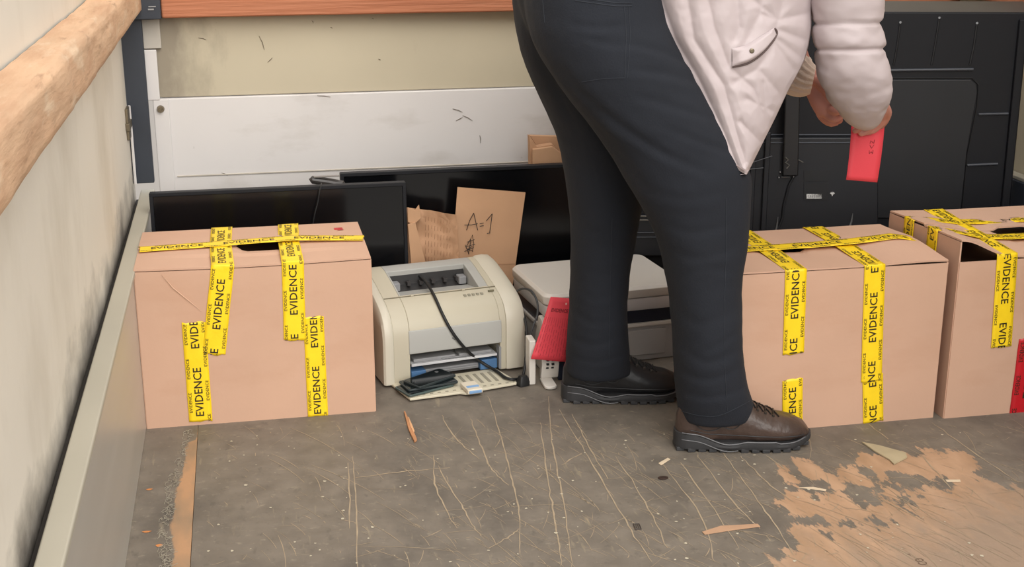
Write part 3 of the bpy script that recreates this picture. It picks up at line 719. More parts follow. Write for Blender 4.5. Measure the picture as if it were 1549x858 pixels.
# crumpled printed bag
q4b = [P(612, 310, 3.725), P(689, 323, 3.71), P(700, 480, 3.675), P(614, 480, 3.675)]
q4b[0].y = 3.70; q4b[1].y = 3.695
cb, nb, cb0 = sheet_bag('paper_bag', q4b, .010, paper_d, 'crumpled brown paper bag with faint print, between television and A 1 envelope', 'paper bag', amp=.012, nx=30, ny=44, seed=4,
                        fold=lambda u, v: .010*abs(((u*2.2+v*1.1) % 1)-.5)*(u < .45)+(.004*math.sin(v*22) if u < .4 else 0))
b = MB()
for i in range(9):
    for j in range(6):
        px = 643+i*4.6; py = 326+j*12+i*.8; p = P(px, py, 3.66); p2 = P(px-.5, py+random.uniform(5, 9), 3.66)
        d = (p-O).normalized(); t = (q4b[0]-O).dot(nb)/d.dot(nb); d2 = (p2-O).normalized(); t2 = (q4b[0]-O).dot(nb)/d2.dot(nb)
        b.tube([O+d*t+nb*.017-cb0, O+d2*t2+nb*.017-cb0], .0006, 4)
tag(b.build('faded_print', mat('faded_print', (136, 96, 68), .8), cb), kind='stuff')
b = MB(); pts = [P(x, y, 3.655) for x, y in ((617, 340), (628, 336), (650, 420), (640, 430), (624, 425))]
b.add([p-cb0 for p in pts]+[p-cb0+Vector((0, .006, 0)) for p in pts], [(0, 1, 2, 3, 4), (9, 8, 7, 6, 5)]+[(i, (i+1) % 5, 5+(i+1) % 5, 5+i) for i in range(5)]); b.build('folded_edge', paper, cb, bevel=.001)
b = MB(); pts = [P(x, y, 3.66) for x, y in ((617, 314), (628, 318), (634, 310), (637, 330), (626, 340), (617, 336))]
b.add([p-cb0 for p in pts]+[p-cb0+Vector((0, .006, 0)) for p in pts], [tuple(range(6)), tuple(range(11, 5, -1))]+[(i, (i+1) % 6, 6+(i+1) % 6, 6+i) for i in range(6)]); b.build('torn_corner', paper, cb, bevel=.001)
# folded bag behind the second television
r = empty('paper_bag', (.93, 3.92, 0), 0, 'folded brown paper bag sticking up behind the television, beside the trouser leg', 'paper bag'); loc = Vector(r.location)
def prismY(pxs, Y0, Y1): 
    a_ = [P(x, y, Y0)-loc for x, y in pxs]; n = len(a_); c_ = [v+Vector((0, Y1-Y0, 0)) for v in a_]
    return MB().add(a_+c_, [tuple(range(n)), tuple(range(2*n-1, n-1, -1))]+[(i, (i+1) % n, n+(i+1) % n, n+i) for i in range(n)])
lowz = [(900, 270), (900, 480), (806, 480)]
prismY([(801, 205), (812, 222), (836, 218), (845, 232), (872, 250)]+lowz, 3.90, 3.93).build('bag_front', paper_d, r, bevel=.002)
prismY([(801, 205), (880, 207), (890, 250), (830, 250)], 3.935, 3.955).build('bag_back', paper, r, bevel=.002)
prismY([(806, 226), (836, 222), (870, 246), (806, 250)], 3.885, 3.899).build('folded_lip', paper, r, bevel=.002)
prismY([(806, 250), (890, 250), (890, 480), (806, 480)], 3.885, 3.899).build('bag_wall', paper_d, r)

# ------------------------------------------------------------------ laser printer
lp = empty('laser_printer', (.322, 3.255, 0), R(10), 'beige laser printer with an open paper tray, right of the left cardboard box', 'printer', None)
PW, PD = .40, .295
prof = crv([(0, .008), (.0, .06), (0, .125), (.006, .160), (.022, .187), (.048, .205), (.085, .219), (.16, .240), (.235, .256), (.275, .250), (.292, .20), (.295, .12), (.295, .008)], 5)
prof = [(float(a_), float(c_)) for a_, c_ in prof]
# body core with front opening and top well: build as slabs
def pslab(x0, x1, pts, name, m, bev=.002, **k): return MB().prism(pts, x0, x1, 0).build(name, m, lp, bevel=bev, **k)
def top_z(y): 
    c_ = [p for p in prof if p[0] <= .276]; 
    for a_, d_ in zip(c_, c_[1:]):
        if a_[0] <= y <= d_[0]+1e-9 and d_[0] > a_[0]: return a_[1]+(d_[1]-a_[1])*(y-a_[0])/(d_[0]-a_[0])
    return .25
CX0, CX1 = .028, PW-.055
opx0, opx1, opz = CX0+.045, CX1-.018, .085
# side blocks left/right of the opening, and the part above it
rear = [(y, z) for y, z in prof]
pslab(CX0, opx0, rear, 'body_side', pr_cream); pslab(opx1, CX1, rear, 'body_side', pr_cream)
wx0, wx1, wy0, wy1 = CX0+.050, CX1-.045, .092, .215
upper = [(-.0, opz)]+[(y, z) for y, z in prof if z > opz and y < wy0]+[(wy0, top_z(wy0)), (wy0+.004, .165), (.20, .16), (.20, opz)]
pslab(opx0, opx1, upper, 'front_cover', pr_cream)
back_ = [(.20, .01), (.20, .19), (wy1, .200), (wy1, top_z(wy1))]+[(y, z) for y, z in prof if (y > wy1 and z > .2) or (y > .28)]
pslab(opx0, opx1, back_, 'rear_cover', pr_grey)
pslab(opx0, wx0, [(wy0, .16), (wy0, top_z(wy0)), (.15, top_z(.15)), (wy1, top_z(wy1)), (wy1, .16)], 'top_frame', pr_grey)
pslab(wx1, opx1, [(wy0, .16), (wy0, top_z(wy0)), (.15, top_z(.15)), (wy1, top_z(wy1)), (wy1, .16)], 'top_frame', pr_grey)
pslab(wx0, wx1, [(wy0+.004, .216), (.16, .206), (.20, .200), (.20, .17), (wy0+.004, .17)], 'output_ramp', pr_grey)
pslab(wx0, wx1, [(.182, .203), (.212, .214), (.216, .248), (.222, .244), (.222, .19), (.182, .19)], 'output_slot', pr_dark, .001)
b = MB()
for xx in (wx0+.004, wx1-.026): b.box((xx, .178, .205), (xx+.022, .208, .228))
b.each('slot_roller', pr_mid, lp, bevel=.003)
b = MB()
for i in range(5): b.box((wx0+.05+i*.035, .19, .214), (wx0+.06+i*.035, .205, .224))
b.each('slot_guide', mat('slot_grey', (52, 49, 49), .5), lp)
# grey band over top/back and the seam
b = MB(); b.tube([(CX0+.001, .0835, .2195), (CX1-.001, .0835, .2195)], .0016, 6); b.build('lid_seam', mat('seam_dark', (120, 112, 92), .7), lp)
b = MB(); b.box((CX0+.075, .080, .2185), (CX0+.083, .088, .2225)); b.box((CX0+.22, .080, .2185), (CX0+.228, .088, .2225)); b.each('lid_hinge', pr_cream, lp, bevel=.001)
# recessed grey front panel
pslab(CX0+.042, CX1-.014, [(-.003, opz+.001), (-.0035, .128), (0.0, .150), (.006, .150), (.006, opz+.001)], 'front_panel', pr_grey, .0025)
b = MB(); cx, cz = CX0+.168, .118; b.tube([(cx-.007, -.0045, cz), (cx, -.0045, cz+.005), (cx+.007, -.0045, cz), (cx, -.0045, cz-.005), (cx-.007, -.0045, cz)], .0009, 5)
b.build('front_emblem', mat('emblem_grey', (96, 96, 96), .4, metal=.4), lp)
b = MB(); [b.box((CX1-.10+.012*i, .055, .2095+.0), (CX1-.093+.012*i, .064, .2135)) for i in range(5)]; b.each('printed_symbol', mat('symbol_grey', (150, 146, 130), .6), lp)
b = MB(); b.tube([(CX1-.028, .064, .2145), (CX1-.012, .064, .2148)], .003, 8); b.build('status_light', mat('lamp_dark', (110, 104, 80), .5), lp)
# fairings
def fair(x0, x1, name, k):
    sc = [( .148+(y-.148)*1.03, max(.002, z*1.015)) for y, z in prof]
    n = len(sc); rr = []
    for t, s_ in ((0, .955), (.18, .99), (.5, 1.0), (.85, .995), (1, .98)):
        tt = t if k > 0 else 1-t; rr.append((tt, s_))
    rr.sort(); R_ = []
    for tt, s_ in rr:
        ss = s_ if k < 0 else s_
        R_.append([(x0+(x1-x0)*tt, .148+(y-.148)*ss, .002+(z-.002)*ss) for y, z in sc])
    return MB().rings(R_).build(name, pr_side, lp, smooth=False, bevel=.001)
fair(0, CX0, 'side_fairing', 1); fair(CX1, PW, 'side_fairing', -1)
# opening interior
b = MB(); b.box((opx0, .03, .01), (opx1, .19, .014)); b.box((opx0, .185, .01), (opx1, .2, opz)); b.build('bay_lining', pr_dark, lp)
b = MB(); b.box((opx0+.004, .004, .052), (opx1-.008, .10, .056)); b.box((opx0+.004, .002, .049), (opx1-.008, .007, .056)); b.build('manual_feed_tray', mat('tray_light', (196, 196, 198), .4), lp, bevel=.001)
b = MB(); b.box((opx0+.012, .010, .056), (opx0+.13, .05, .066)); b.box((opx0+.14, .010, .056), (opx1-.02, .05, .066)); b.box((opx0+.09, .006, .058), (opx0+.16, .012, .061)); b.each('feed_guide', pr_mid, lp, bevel=.003)
b = MB(); b.box((opx0+.004, .006, .012), (opx0+.045, .05, .034)); b.box((opx1-.055, .006, .012), (opx1-.006, .05, .040)); b.each('blue_paper_guide', pr_blue, lp, bevel=.002)
b = MB(); b.box((opx0+.045, .02, .014), (opx1-.055, .06, .030)); b.box((opx0+.05, .012, .022), (opx1-.06, .018, .026)); b.build('paper_stack_plate', pr_mid, lp, bevel=.002)
b = MB(); b.box((opx1-.004, -.004, .012), (opx1+.002, .02, .075)); b.build('tray_arm', pr_mid, lp, bevel=.001)
# open tray
tx0, tx1, ty = .030, .335, -.118
def trayz(y): return .010+.0*y
tpts = [(tx0-.012, .01), (tx0+.004, ty), (tx0+.138, ty-.004), (tx0+.150, ty-.016), (tx0+.192, ty-.018), (tx0+.196, ty-.004), (tx1-.006, ty+.004), (tx1+.002, ty+.018), (tx1-.018, .01)]
MB().prism(tpts, .004, .0105, 2).build('paper_tray', mat('tray_cream', (206, 198, 176), .5, var=.04), lp, bevel=.002)
b = MB()
for i in range(6): b.box((tx0+.17+i*.021, ty+.035, .0105), (tx0+.178+i*.021, ty+.105, .0117))
for i in range(14): b.box((tx0+.02+i*.021, ty+.010, .0105), (tx0+.028+i*.021, ty+.015, .0115))
b.each('tray_slot', mat('slot_shadow', (146, 140, 124), .7), lp)
b = MB(); b.box((tx0+.150, ty-.032, .011), (tx0+.192, ty+.03, .024)); b.build('tray_tongue', mat('tongue_cream', (214, 204, 186), .5), lp, bevel=.003)
b = MB(); b.prism([(ty-.034, .013), (ty-.034, .0205), (ty-.006, .0262), (ty-.006, .013)], tx0+.154, tx0+.188, 0); b.build('blue_tab', blue_pale, lp, bevel=.0015)
# flat black drives lying on the tray
def flat_dev(cx, cy, sx_, sy_, th, z, rz, label, m):
    lpM = Matrix.Translation(lp.location) @ Matrix.Rotation(R(10), 4, 'Z'); c_ = lpM @ Vector((cx, cy, z))
    r = empty('phone', c_, R(rz), label, 'phone', 'dark flat phones lying on the printer tray')
    MB().prism(rrect(-sx_/2, -sy_/2, sx_/2, sy_/2, .008, 4), 0, th, 2).build('case', m, r, bevel=.0015)
    MB().prism(rrect(-sx_/2+.004, -sy_/2+.004, sx_/2-.004, sy_/2-.004, .005, 4), th, th+.0006, 2).build('glass', mat('phone_glass', (24, 30, 32), .12), r)
    return r
dk = mat('phone_dark', (44, 52, 54), .35)
flat_dev(.092, -.060, .140, .078, .0055, .0122, 24, 'dark grey-green phone at the bottom of the pile on the printer tray', mat('phone_green', (70, 84, 82), .35))
flat_dev(.106, -.050, .142, .074, .0055, .0184, 14, 'dark phone in the middle of the pile on the printer tray', dk)
ph = flat_dev(.112, -.042, .130, .070, .006, .0246, 33, 'black phone on top of the pile on the printer tray', dk)
MB().tube([(.040, .018, .0064), (.040, .018, .0070)], .0055, 12).build('camera_ring', silver, ph)

# ------------------------------------------------------------------ second printer
ip = empty('inkjet_printer', (.765, 3.285, 0), R(6), 'white and navy multifunction printer behind the trouser legs', 'printer')
IW, ID = .405, .315
def lay(rings_, name, m, bev=.0): return MB().rings(rings_).build(name, m, ip, smooth=False, bevel=bev)
def rr_(x0, y0, x1, y1, r_, z): return [(x, y, z) for x, y in rrect(x0, y0, x1, y1, r_, 6)]
MB().rings([rr_(.0, .0, IW, ID, .028, .188), rr_(-.003, -.003, IW+.003, ID, .03, .192), rr_(-.004, -.004, IW+.004, ID, .03, .212), rr_(.004, .004, IW-.004, ID-.006, .026, .220)]).build('scanner_lid', pw, ip, bevel=.0015)
MB().rings([rr_(.006, .006, IW-.006, ID, .03, .150), rr_(.001, .0, IW-.001, ID, .03, .160), rr_(.0, .0, IW, ID, .03, .186)]).build('upper_body', mat('white_plastic_shade', (206, 204, 204), .4, var=.015), ip, bevel=.0015)
MB().rings([rr_(.012, .012, IW-.012, ID-.01, .02, .112), rr_(.010, .008, IW-.010, ID-.01, .02, .151)]).build('navy_band', navy, ip)
MB().rings([rr_(.010, .006, IW-.01, ID-.01, .012, .10), rr_(.006, .002, IW-.006, ID-.01, .012, .104), rr_(.006, .002, IW-.006, ID-.01, .012, .112)]).build('pale_ledge', pw, ip, bevel=.001)
MB().box((.010, .010, .0), (IW-.010, ID-.01, .101)).build('lower_body', mat('grey_plastic', (172, 170, 168), .5, var=.03), ip, bevel=.004)
MB().box((.05, .004, .018), (IW-.05, .012, .092)).build('front_tray', MATS['grey_plastic'], ip, bevel=.002)
MB().box((.188, .000, .048), (.208, .006, .082)).build('dark_latch', mat('latch_grey', (92, 90, 88), .5), ip, bevel=.001)
MB().prism([(.0, .0), (.0, .10), (.02, .145), (.05, .15), (.10, .02), (.10, 0)], -.006, .010, 0).build('side_cheek', pw, ip, bevel=.003)
# small white slotted piece with a tongue
r = empty('plastic_stand', (.70, 3.20, 0), 0, 'small white plastic stand with vent holes and a rounded tongue, below the red tag', 'stand'); loc = Vector(r.location)
def wp(px, py, Y): return P(px, py, Y)-loc
b = MB(); x0 = wp(798, 585, 3.22); x1 = wp(813, 585, 3.22)
MB().box((x0.x, .0, .001), (x0.x+.018, .05, .125)).build('upright_plate', pw, r, bevel=.003)
a_ = PZ(845, 588)-loc; b_ = PZ(812, 572)-loc
MB().prism(rrect(b_.x+.002, -.045, a_.x-.004, .035, .014, 5), .001, .010, 2).build('tongue', pw, r, bevel=.003)
MB().prism([(.035, .009), (.02, .009), (.008, .05), (.010, .085), (.035, .085)], b_.x+.004, b_.x+.052, 0).build('sloping_face', pw, r, bevel=.003)
b = MB()
for i in range(3):
    for j in range(2): b.box((b_.x+.016+j*.014, .003+.006*(i == 0)-.0-.001*i, .040+i*.012), (b_.x+.023+j*.014, .012+.002*i, .0445+i*.012))
b.each('vent_hole', tv_groove, r)
MB().box((b_.x+.052, .02, .001), (b_.x+.075, .05, .075)).build('navy_block', navy, r, bevel=.002)
MB().box((b_.x+.075, .015, .001), (b_.x+.092, .05, .10)).build('side_plate', pw, r, bevel=.003)

# red tag hanging from the second printer
def cardtag(name, quad, label, group, printfn, th=.0006):
    c0 = (quad[0]+quad[1])/2; r = empty(name, c0, 0, label, 'tag', group)
    n_ = (quad[1]-quad[0]).cross(quad[3]-quad[0]).normalized(); n_ = -n_ if n_.y > 0 else n_
    f = lambda u, v, h=0: (quad[0]*(1-u)+quad[1]*u)*(1-v)+(quad[3]*(1-u)+quad[2]*u)*v+n_*(h+.004*math.sin(math.pi*v))-c0
    MB().grid(lambda u, v: f(u, v), 6, 12).build('card', red_card, r, smooth=True, solid=th)
    printfn(r, f); return r
def pf1(r, f):
    b = MB()
    def bar(u0, u1, v0, v1): b.add([f(u0, v0, .0007), f(u1, v0, .0007), f(u1, v1, .0007), f(u0, v1, .0007)], [(0, 1, 2, 3)])
    for k in range(12):
        u = .06+k*.078
        v = .32
        while v < .92: l = random.uniform(.05, .16); bar(u, u+.012, v, min(.95, v+l)); v += l+random.uniform(.015, .05)
    tag(b.build('fine_print', mat('fine_print', (170, 36, 48), .7), r), kind='stuff')
    V, Fc = glyphs('EVIDENCE', .03); MB().add([f(.18+gx*.66, .235-gy*.06, .0008) for gx, gy in V], Fc).build('heading', red_print, r, inv=True)
    b = MB(); b.add([f(.72+.035*math.cos(g), .09+.018*math.sin(g), .0008) for g in [2*math.pi*k/12 for k in range(12)]], [tuple(range(12))]); b.build('string_hole', mat('pale_eyelet', (236, 190, 180), .6), r)
q = [P(833, 449, 3.232), P(867, 452, 3.232), P(857, 548, 3.195), P(803, 543, 3.185)]
cardtag('evidence_tag', q, 'red card tag with ruled print hanging from the white printer, beside the left trouser leg', 'red evidence tags', pf1)
def pf2(r, f):
    # short handwritten characters written sideways
    b = MB()
    for k, (du, st_) in enumerate(((0, [[(0, 0), (1, .1)], [(1, .1), (.2, .9)], [(.2, .9), (1, 1)]]), (1, [[(0, 0), (.9, .5)], [(.9, .5), (0, 1)]]), (2, [[(0, .1), (1, .1)], [(1, .1), (.4, .5)], [(.4, .5), (1, .9)], [(1, .9), (0, 1)]]))):
        for s_ in st_: b.tube([f(.60+.13*(1-y_)*1.0, .31+k*.085+.06*x_, .001) for x_, y_ in s_], .0006, 4)
    b.build('handwriting', red_print, r)
q = [P(1288, 188, 2.945), P(1339, 180, 2.945), P(1327, 276, 2.93), P(1280, 272, 2.93)]
cardtag('evidence_tag', q, 'red card tag held in the fingers of the bending person', 'red evidence tags', pf2)

# ------------------------------------------------------------------ cables and plug
def cable(name, pts, r_, label, n=6, m=None):
    return tag(MB().tube([tuple(v) for v in crv([tuple(p) for p in pts], n)], r_, 8).build(name, m or cable_m, None, smooth=True), label, 'cable')
lc = [(560, 420, 3.60), (575, 417, 3.585), (600, 411, 3.57), (622, 412, 3.53), (640, 425, 3.475), (655, 447, 3.405), (668, 475, 3.335), (682, 500, 3.272), (698, 521, 3.252), (715, 537, 3.238), (735, 552, 3.222), (752, 565, 3.212), (764, 574, 3.225), (776, 577, 3.25), (790, 575, 3.27)]
bpy.context.view_layer.update()
def drape(v, lift=.0055):     # lay a cable point on whatever is there, within a hand of the given depth
    p = P(*v); d = (p-O).normalized(); h = S.ray_cast(bpy.context.evaluated_depsgraph_get(), O, d)
    return h[1]+h[2]*lift if h[0] and abs(h[1].y-v[2]) < .14 else p
cable('power_cable', [P(*v) if i < 4 else drape(v) for i, v in enumerate(lc)], .0042, 'black power cable draped diagonally over the beige printer')
cable('usb_cable', [P(*v) for v in ((779, 442, 3.40), (790, 437, 3.36), (803, 440, 3.32), (812, 455, 3.28), (813, 475, 3.26), (806, 495, 3.25), (803, 510, 3.25), (812, 520, 3.25), (822, 540, 3.26))], .0030, 'thin dark cable looped between the two printers', m=mat('grey_black_cable', (52, 54, 56), .5))
cable('printer_cable', [P(*v) for v in ((779, 450, 3.42), (790, 470, 3.36), (796, 495, 3.30), (797, 520, 3.27), (795, 545, 3.25), (792, 565, 3.235), (788, 578, 3.235))], .0038, 'black cable hanging straight down beside the white printer')
cable('adapter_cable', [P(*v) for v in ((776, 452, 3.44), (786, 490, 3.36), (801, 516, 3.31), (803, 545, 3.27), (799, 570, 3.24), (793, 580, 3.235))], .0034, 'second black cable hanging between the two printers')
pz = PZ(791, 583); r = empty('power_plug', (pz.x, pz.y, 0), R(20), 'black power plug on the floor between the printers', 'plug')
MB().rings([[(x, y, z) for x, y in rrect(-.016, -.013, .016, .013, .006, 3)] for z in (.0, .012)]+[[(x*.6, y*.6, .028) for x, y in rrect(-.016, -.013, .016, .013, .006, 3)]]).build('plug_body', cable_m, r, bevel=.001)
b = MB(); b.tube([(.016, 0, .006), (.032, 0, .006)], .0022, 8); b.build('pin', silver, r)

# small litter on the floor
c_ = PZ(617, 640); r = empty('wood_splinter', (c_.x, c_.y, 0), 0, 'orange-brown wood splinter on the floor in front of the tray', 'splinter'); loc = Vector(r.location)
pts = [PZ(x, y)-loc for x, y in ((611, 625), (613, 625), (624, 650), (631, 668), (627, 671), (618, 652))]
MB().prism([(p.x, p.y) for p in pts], .0006, .006, 2).build('sliver', wood_chip, r, bevel=.001)
MB().prism([(p.x*.5+.004, p.y*.5-.012) for p in pts], .006, .0075, 2).build('torn_grain', mat('pale_grain', (208, 160, 118), .7), r)
c_ = PZ(1003, 724); r = empty('metal_nut', (c_.x, c_.y, 0), 0, 'small dark brown oval bit on the floor before the boots', 'debris')
MB().prism([(.012*math.cos(2*math.pi*k/14), .008*math.sin(2*math.pi*k/14)) for k in range(14)], .0, .003, 2).build('disc', mat('dark_rust', (52, 34, 26), .7), r, bevel=.001)
c_ = PZ(964, 798); r = empty('wire_clip', (c_.x, c_.y, 0), R(-6), 'small dark rectangular wire clip on the floor', 'clip')
cl = [(-.006, -.012, .002), (.006, -.012, .002), (.006, .012, .002), (-.006, .012, .002), (-.006, -.012, .002)]
MB().tube(cl, .0011, 6).build('loop', mat('clip_dark', (66, 58, 54), .5), r)
MB().tube([(-.002, -.008, .002), (-.002, .008, .002), (.002, .008, .002), (.002, -.008, .002)], .0007, 5).build('inner_wire', MATS['clip_dark'], r)
def flake(name, pxs, label, cat, m, th=.0012):
    q = [PZ(x, y) for x, y in pxs]; c_ = sum(q, Vector())/len(q); c_.z = 0
    o = MB().prism([(p.x-c_.x, p.y-c_.y) for p in q], .0011, .0011+th, 2).build(name, m, None); o.location = c_; return tag(o, label, cat)
flake('wood_flake', [(1062, 806), (1090, 797), (1146, 794), (1150, 798), (1110, 803), (1066, 810)], 'long pale wood flake on the floor at the front right', 'flake', mat('pale_flake', (186, 148, 118), .8))
flake('paper_scrap', [(1304, 671), (1330, 676), (1370, 687), (1372, 694), (1352, 704), (1345, 697), (1322, 684)], 'crumpled pale scrap on the floor before the middle box', 'scrap', mat('pale_scrap', (176, 162, 132), .8), .003)
flake('wood_shaving', [(1208, 739), (1230, 738), (1250, 742), (1249, 744), (1228, 741)], 'thin white shaving lying on the worn floor patch', 'shaving', mat('white_shaving', (216, 196, 168), .8))
flake('wood_shaving', [(1430, 727), (1452, 727), (1453, 730), (1432, 730)], 'short white shaving at the right of the worn floor patch', 'shaving', MATS['white_shaving'])
flake('wood_shaving', [(996, 702), (1010, 694), (1014, 696), (1000, 705)], 'small white shaving on the floor before the boots', 'shaving', MATS['white_shaving'])
# a pencil mark 'CO' on the bare front edge of the floor
V, Fc = glyphs('CO', .0)
cc = PZ(1400, 850); b = MB().add([(cc.x-.018*gy+.0, cc.y-.0+.026*gx-.012, .0009) for gx, gy in V], Fc); b.build('floor_mark', mat('mark_brown', (104, 84, 68), .8), floor, inv=True)['label'] = 'faint brown mark'
#PERSON
# ------------------------------------------------------------------ the bending person
per = empty('person', (1.02, 2.92, 0), 0, 'person in dark trousers, boots and pale quilted jacket, bending over to fasten a red tag', 'person')
PL = Vector(per.location)
def ring_px(y, xl, xr, Y, ry, n=28, sq=2.2, tilt=0.):
    """horizontal ring whose left and right limits are seen at xl and xr on image row y"""
    a = P(xl, y, Y); b_ = P(xr, y, Y); c = (a+b_)/2; rx = (b_-a).length/2; z0 = c.z; out = []
    d = (b_-a).normalized(); d.z = 0; d.normalize(); e_ = Vector((-d.y, d.x, 0))
    for k in range(n):
        g = 2*math.pi*k/n; cg, sg_ = math.cos(g), math.sin(g)
        u = math.copysign(abs(cg)**(2/sq), cg); v = math.copysign(abs(sg_)**(2/sq), sg_)
        p = c+d*(u*rx)+e_*(v*ry); p.z = z0+u*tilt; out.append(p-PL)
    return out
def limb(rows, n=6, nn=28, **k):
    out = MB(); out.rings([ring_px(*r_, n=nn, **k) for r_ in [list(map(float, q)) for q in crv(rows, n)]]); return out
def remesh(o, vox, smooth=6, fac=.5, disp=None):
    r_ = o.modifiers.new('union', 'REMESH'); r_.mode = 'VOXEL'; r_.voxel_size = vox; r_.use_smooth_shade = True
    if smooth: s_ = o.modifiers.new('soft', 'SMOOTH'); s_.iterations = smooth; s_.factor = fac
    return o
def bake(o):
    """freeze modifiers into the mesh so that details can be laid on the final surface"""
    dg = bpy.context.evaluated_depsgraph_get(); me = bpy.data.meshes.new_from_object(o.evaluated_get(dg)); o.modifiers.clear(); o.data = me
    me.polygons.foreach_set('use_smooth', [True]*len(me.polygons)); return o
# trousers
near_leg = [(-95, 800, 1010, 2.86, .15), (-40, 796, 1000, 2.84, .165), (20, 797, 1003, 2.825, .165), (70, 812, 1024, 2.81, .16), (120, 842, 1052, 2.795, .152), (170, 880, 1083, 2.785, .143), (220, 917, 1112, 2.775, .132), (265, 946, 1130, 2.765, .122), (310, 972, 1131, 2.76, .112),
            (355, 994, 1127, 2.755, .104), (400, 1007, 1120, 2.75, .098), (450, 1016, 1117, 2.745, .095), (500, 1021, 1117, 2.74, .094), (550, 1023, 1121, 2.74, .092), (590, 1025, 1129, 2.74, .088), (612, 1027, 1136, 2.74, .08), (630, 1030, 1139, 2.74, .072)]
far_leg = [(-80, 782, 960, 2.98, .14), (-20, 777, 962, 3.0, .15), (40, 782, 965, 3.01, .15), (100, 797, 985, 3.02, .145), (165, 827, 985, 3.03, .135), (225, 849, 982, 3.04, .12), (290, 860, 972, 3.05, .11), (345, 866, 960, 3.055, .10), (400, 865, 951, 3.06, .095),
           (450, 864, 946, 3.06, .092), (500, 861, 947, 3.06, .09), (530, 858, 950, 3.06, .085), (552, 857, 952, 3.06, .078), (564, 858, 955, 3.06, .07)]
pelvis = [(-230, 810, 990, 2.92, .10), (-190, 795, 1015, 2.92, .16), (-130, 785, 1020, 2.92, .19), (-60, 781, 1010, 2.92, .195), (0, 785, 1000, 2.92, .19), (50, 805, 985, 2.92, .15), (85, 850, 960, 2.92, .08)]
b = MB()
for rw in (near_leg, far_leg, pelvis): l_ = limb(rw); b.add(l_.V, l_.F)
tr = remesh(b.build('trousers', denim, per, smooth=True), .0065, 10, .6)
bake(tr)
# folds: long soft creases running down from seat to knee and rings above the hems
me = tr.data; n_ = len(me.vertices); co = np.empty(n_*3); me.vertices.foreach_get('co', co); co = co.reshape(-1, 3)
no = np.empty(n_*3); me.vertices.foreach_get('normal', no); no = no.reshape(-1, 3)
W_ = co+np.array(PL)
rel = W_-np.array(O); kz = rel@np.array(fwd); PXx = 774.5+FPX*(rel@np.array(rgt))/kz; PYy = 429-FPX*(rel@np.array(upv))/kz
disp = np.zeros(n_)
def crease(pts, depth, wd, side=0, leg=None):
    global disp
    pts = np.array([q[:2] for q in crv([tuple(map(float, p)) for p in pts], 8)]); best = np.full(n_, 1e9); sgn = np.zeros(n_); par = np.zeros(n_)
    for i in range(len(pts)-1):
        a_, c_ = pts[i], pts[i+1]; d_ = c_-a_; L2 = (d_**2).sum()
        t = np.clip(((PXx-a_[0])*d_[0]+(PYy-a_[1])*d_[1])/L2, 0, 1); dx = PXx-a_[0]-d_[0]*t; dy = PYy-a_[1]-d_[1]*t; ds = np.hypot(dx, dy)
        m_ = ds < best; best[m_] = ds[m_]; sgn[m_] = (d_[0]*dy-d_[1]*dx)[m_]; par[m_] = ((i+t)/(len(pts)-1))[m_]
    fade = np.sin(np.pi*np.clip(par, .02, .98))**.6; front = (no[:, 1] < .25)
    if leg == 'near': front &= W_[:, 1] < 2.93
    if leg == 'far': front &= W_[:, 1] > 2.90
    s_ = np.sign(sgn)*best/wd
    prof_ = -np.exp(-s_**2*2.2)+.75*np.exp(-(s_-1.25)**2*1.6)+(.4*np.exp(-(s_+1.4)**2*1.3))
    disp += prof_*depth*(.62 if pts[:, 1].mean() < 280 else .36)*fade*front
near, far = 'near', 'far'
crease([(846, 105), (900, 160), (960, 205), (1010, 235), (1075, 262)], .0055, 10, leg=near)
crease([(860, 135), (905, 195), (950, 255), (990, 300)], .004, 12, leg=near)
crease([(945, 65), (1000, 78), (1050, 100)], .003, 8, leg=near); crease([(950, 105), (1010, 112), (1065, 128)], .0035, 9, leg=near)
crease([(960, 145), (1030, 165), (1090, 185)], .003, 9, leg=near); crease([(1000, 190), (1060, 215), (1110, 232)], .003, 8, leg=near)
crease([(860, 35), (900, 42), (945, 38)], .0025, 8, leg=near); crease([(880, 55), (915, 66), (945, 70)], .002, 7, leg=near)
crease([(985, 290), (1040, 300), (1120, 285)], .003, 10, leg=near); crease([(1000, 335), (1050, 352), (1122, 335)], .0035, 9, leg=near)
crease([(1010, 375), (1060, 392), (1118, 372)], .003, 9, leg=near); crease([(1030, 420), (1070, 405), (1118, 415)], .0025, 8, leg=near)
crease([(1022, 470), (1060, 490), (1112, 470)], .0025, 9, leg=near); crease([(1024, 520), (1070, 548), (1118, 530)], .004, 8, leg=near)
crease([(1028, 560), (1070, 575), (1122, 556)], .0045, 7, leg=near); crease([(1030, 592), (1075, 602), (1130, 585)], .0045, 7, leg=near); crease([(1050, 540), (1090, 520), (1118, 500)], .003, 7, leg=near)
crease([(865, 430), (900, 452), (942, 440)], .0035, 8, leg=far); crease([(866, 400), (905, 415), (945, 405)], .0025, 8, leg=far); crease([(866, 470), (900, 490), (943, 478)], .004, 7, leg=far)
crease([(862, 510), (900, 522), (944, 505)], .0045, 7, leg=far); crease([(866, 340), (905, 352), (950, 345)], .0025, 9, leg=far); crease([(866, 540), (905, 548), (945, 535)], .004, 6, leg=far)
crease([(800, 60), (840, 130), (868, 190)], .003, 10, leg=far)
wn = np.array([noise.noise(Vector((q[0]*9, q[1]*9, q[2]*16)))*.0022+noise.noise(Vector((q[0]*22, q[1]*22, q[2]*34)))*.0010 for q in W_])
co += no*(disp+wn)[:, None]; me.vertices.foreach_set('co', co.ravel()); me.update()
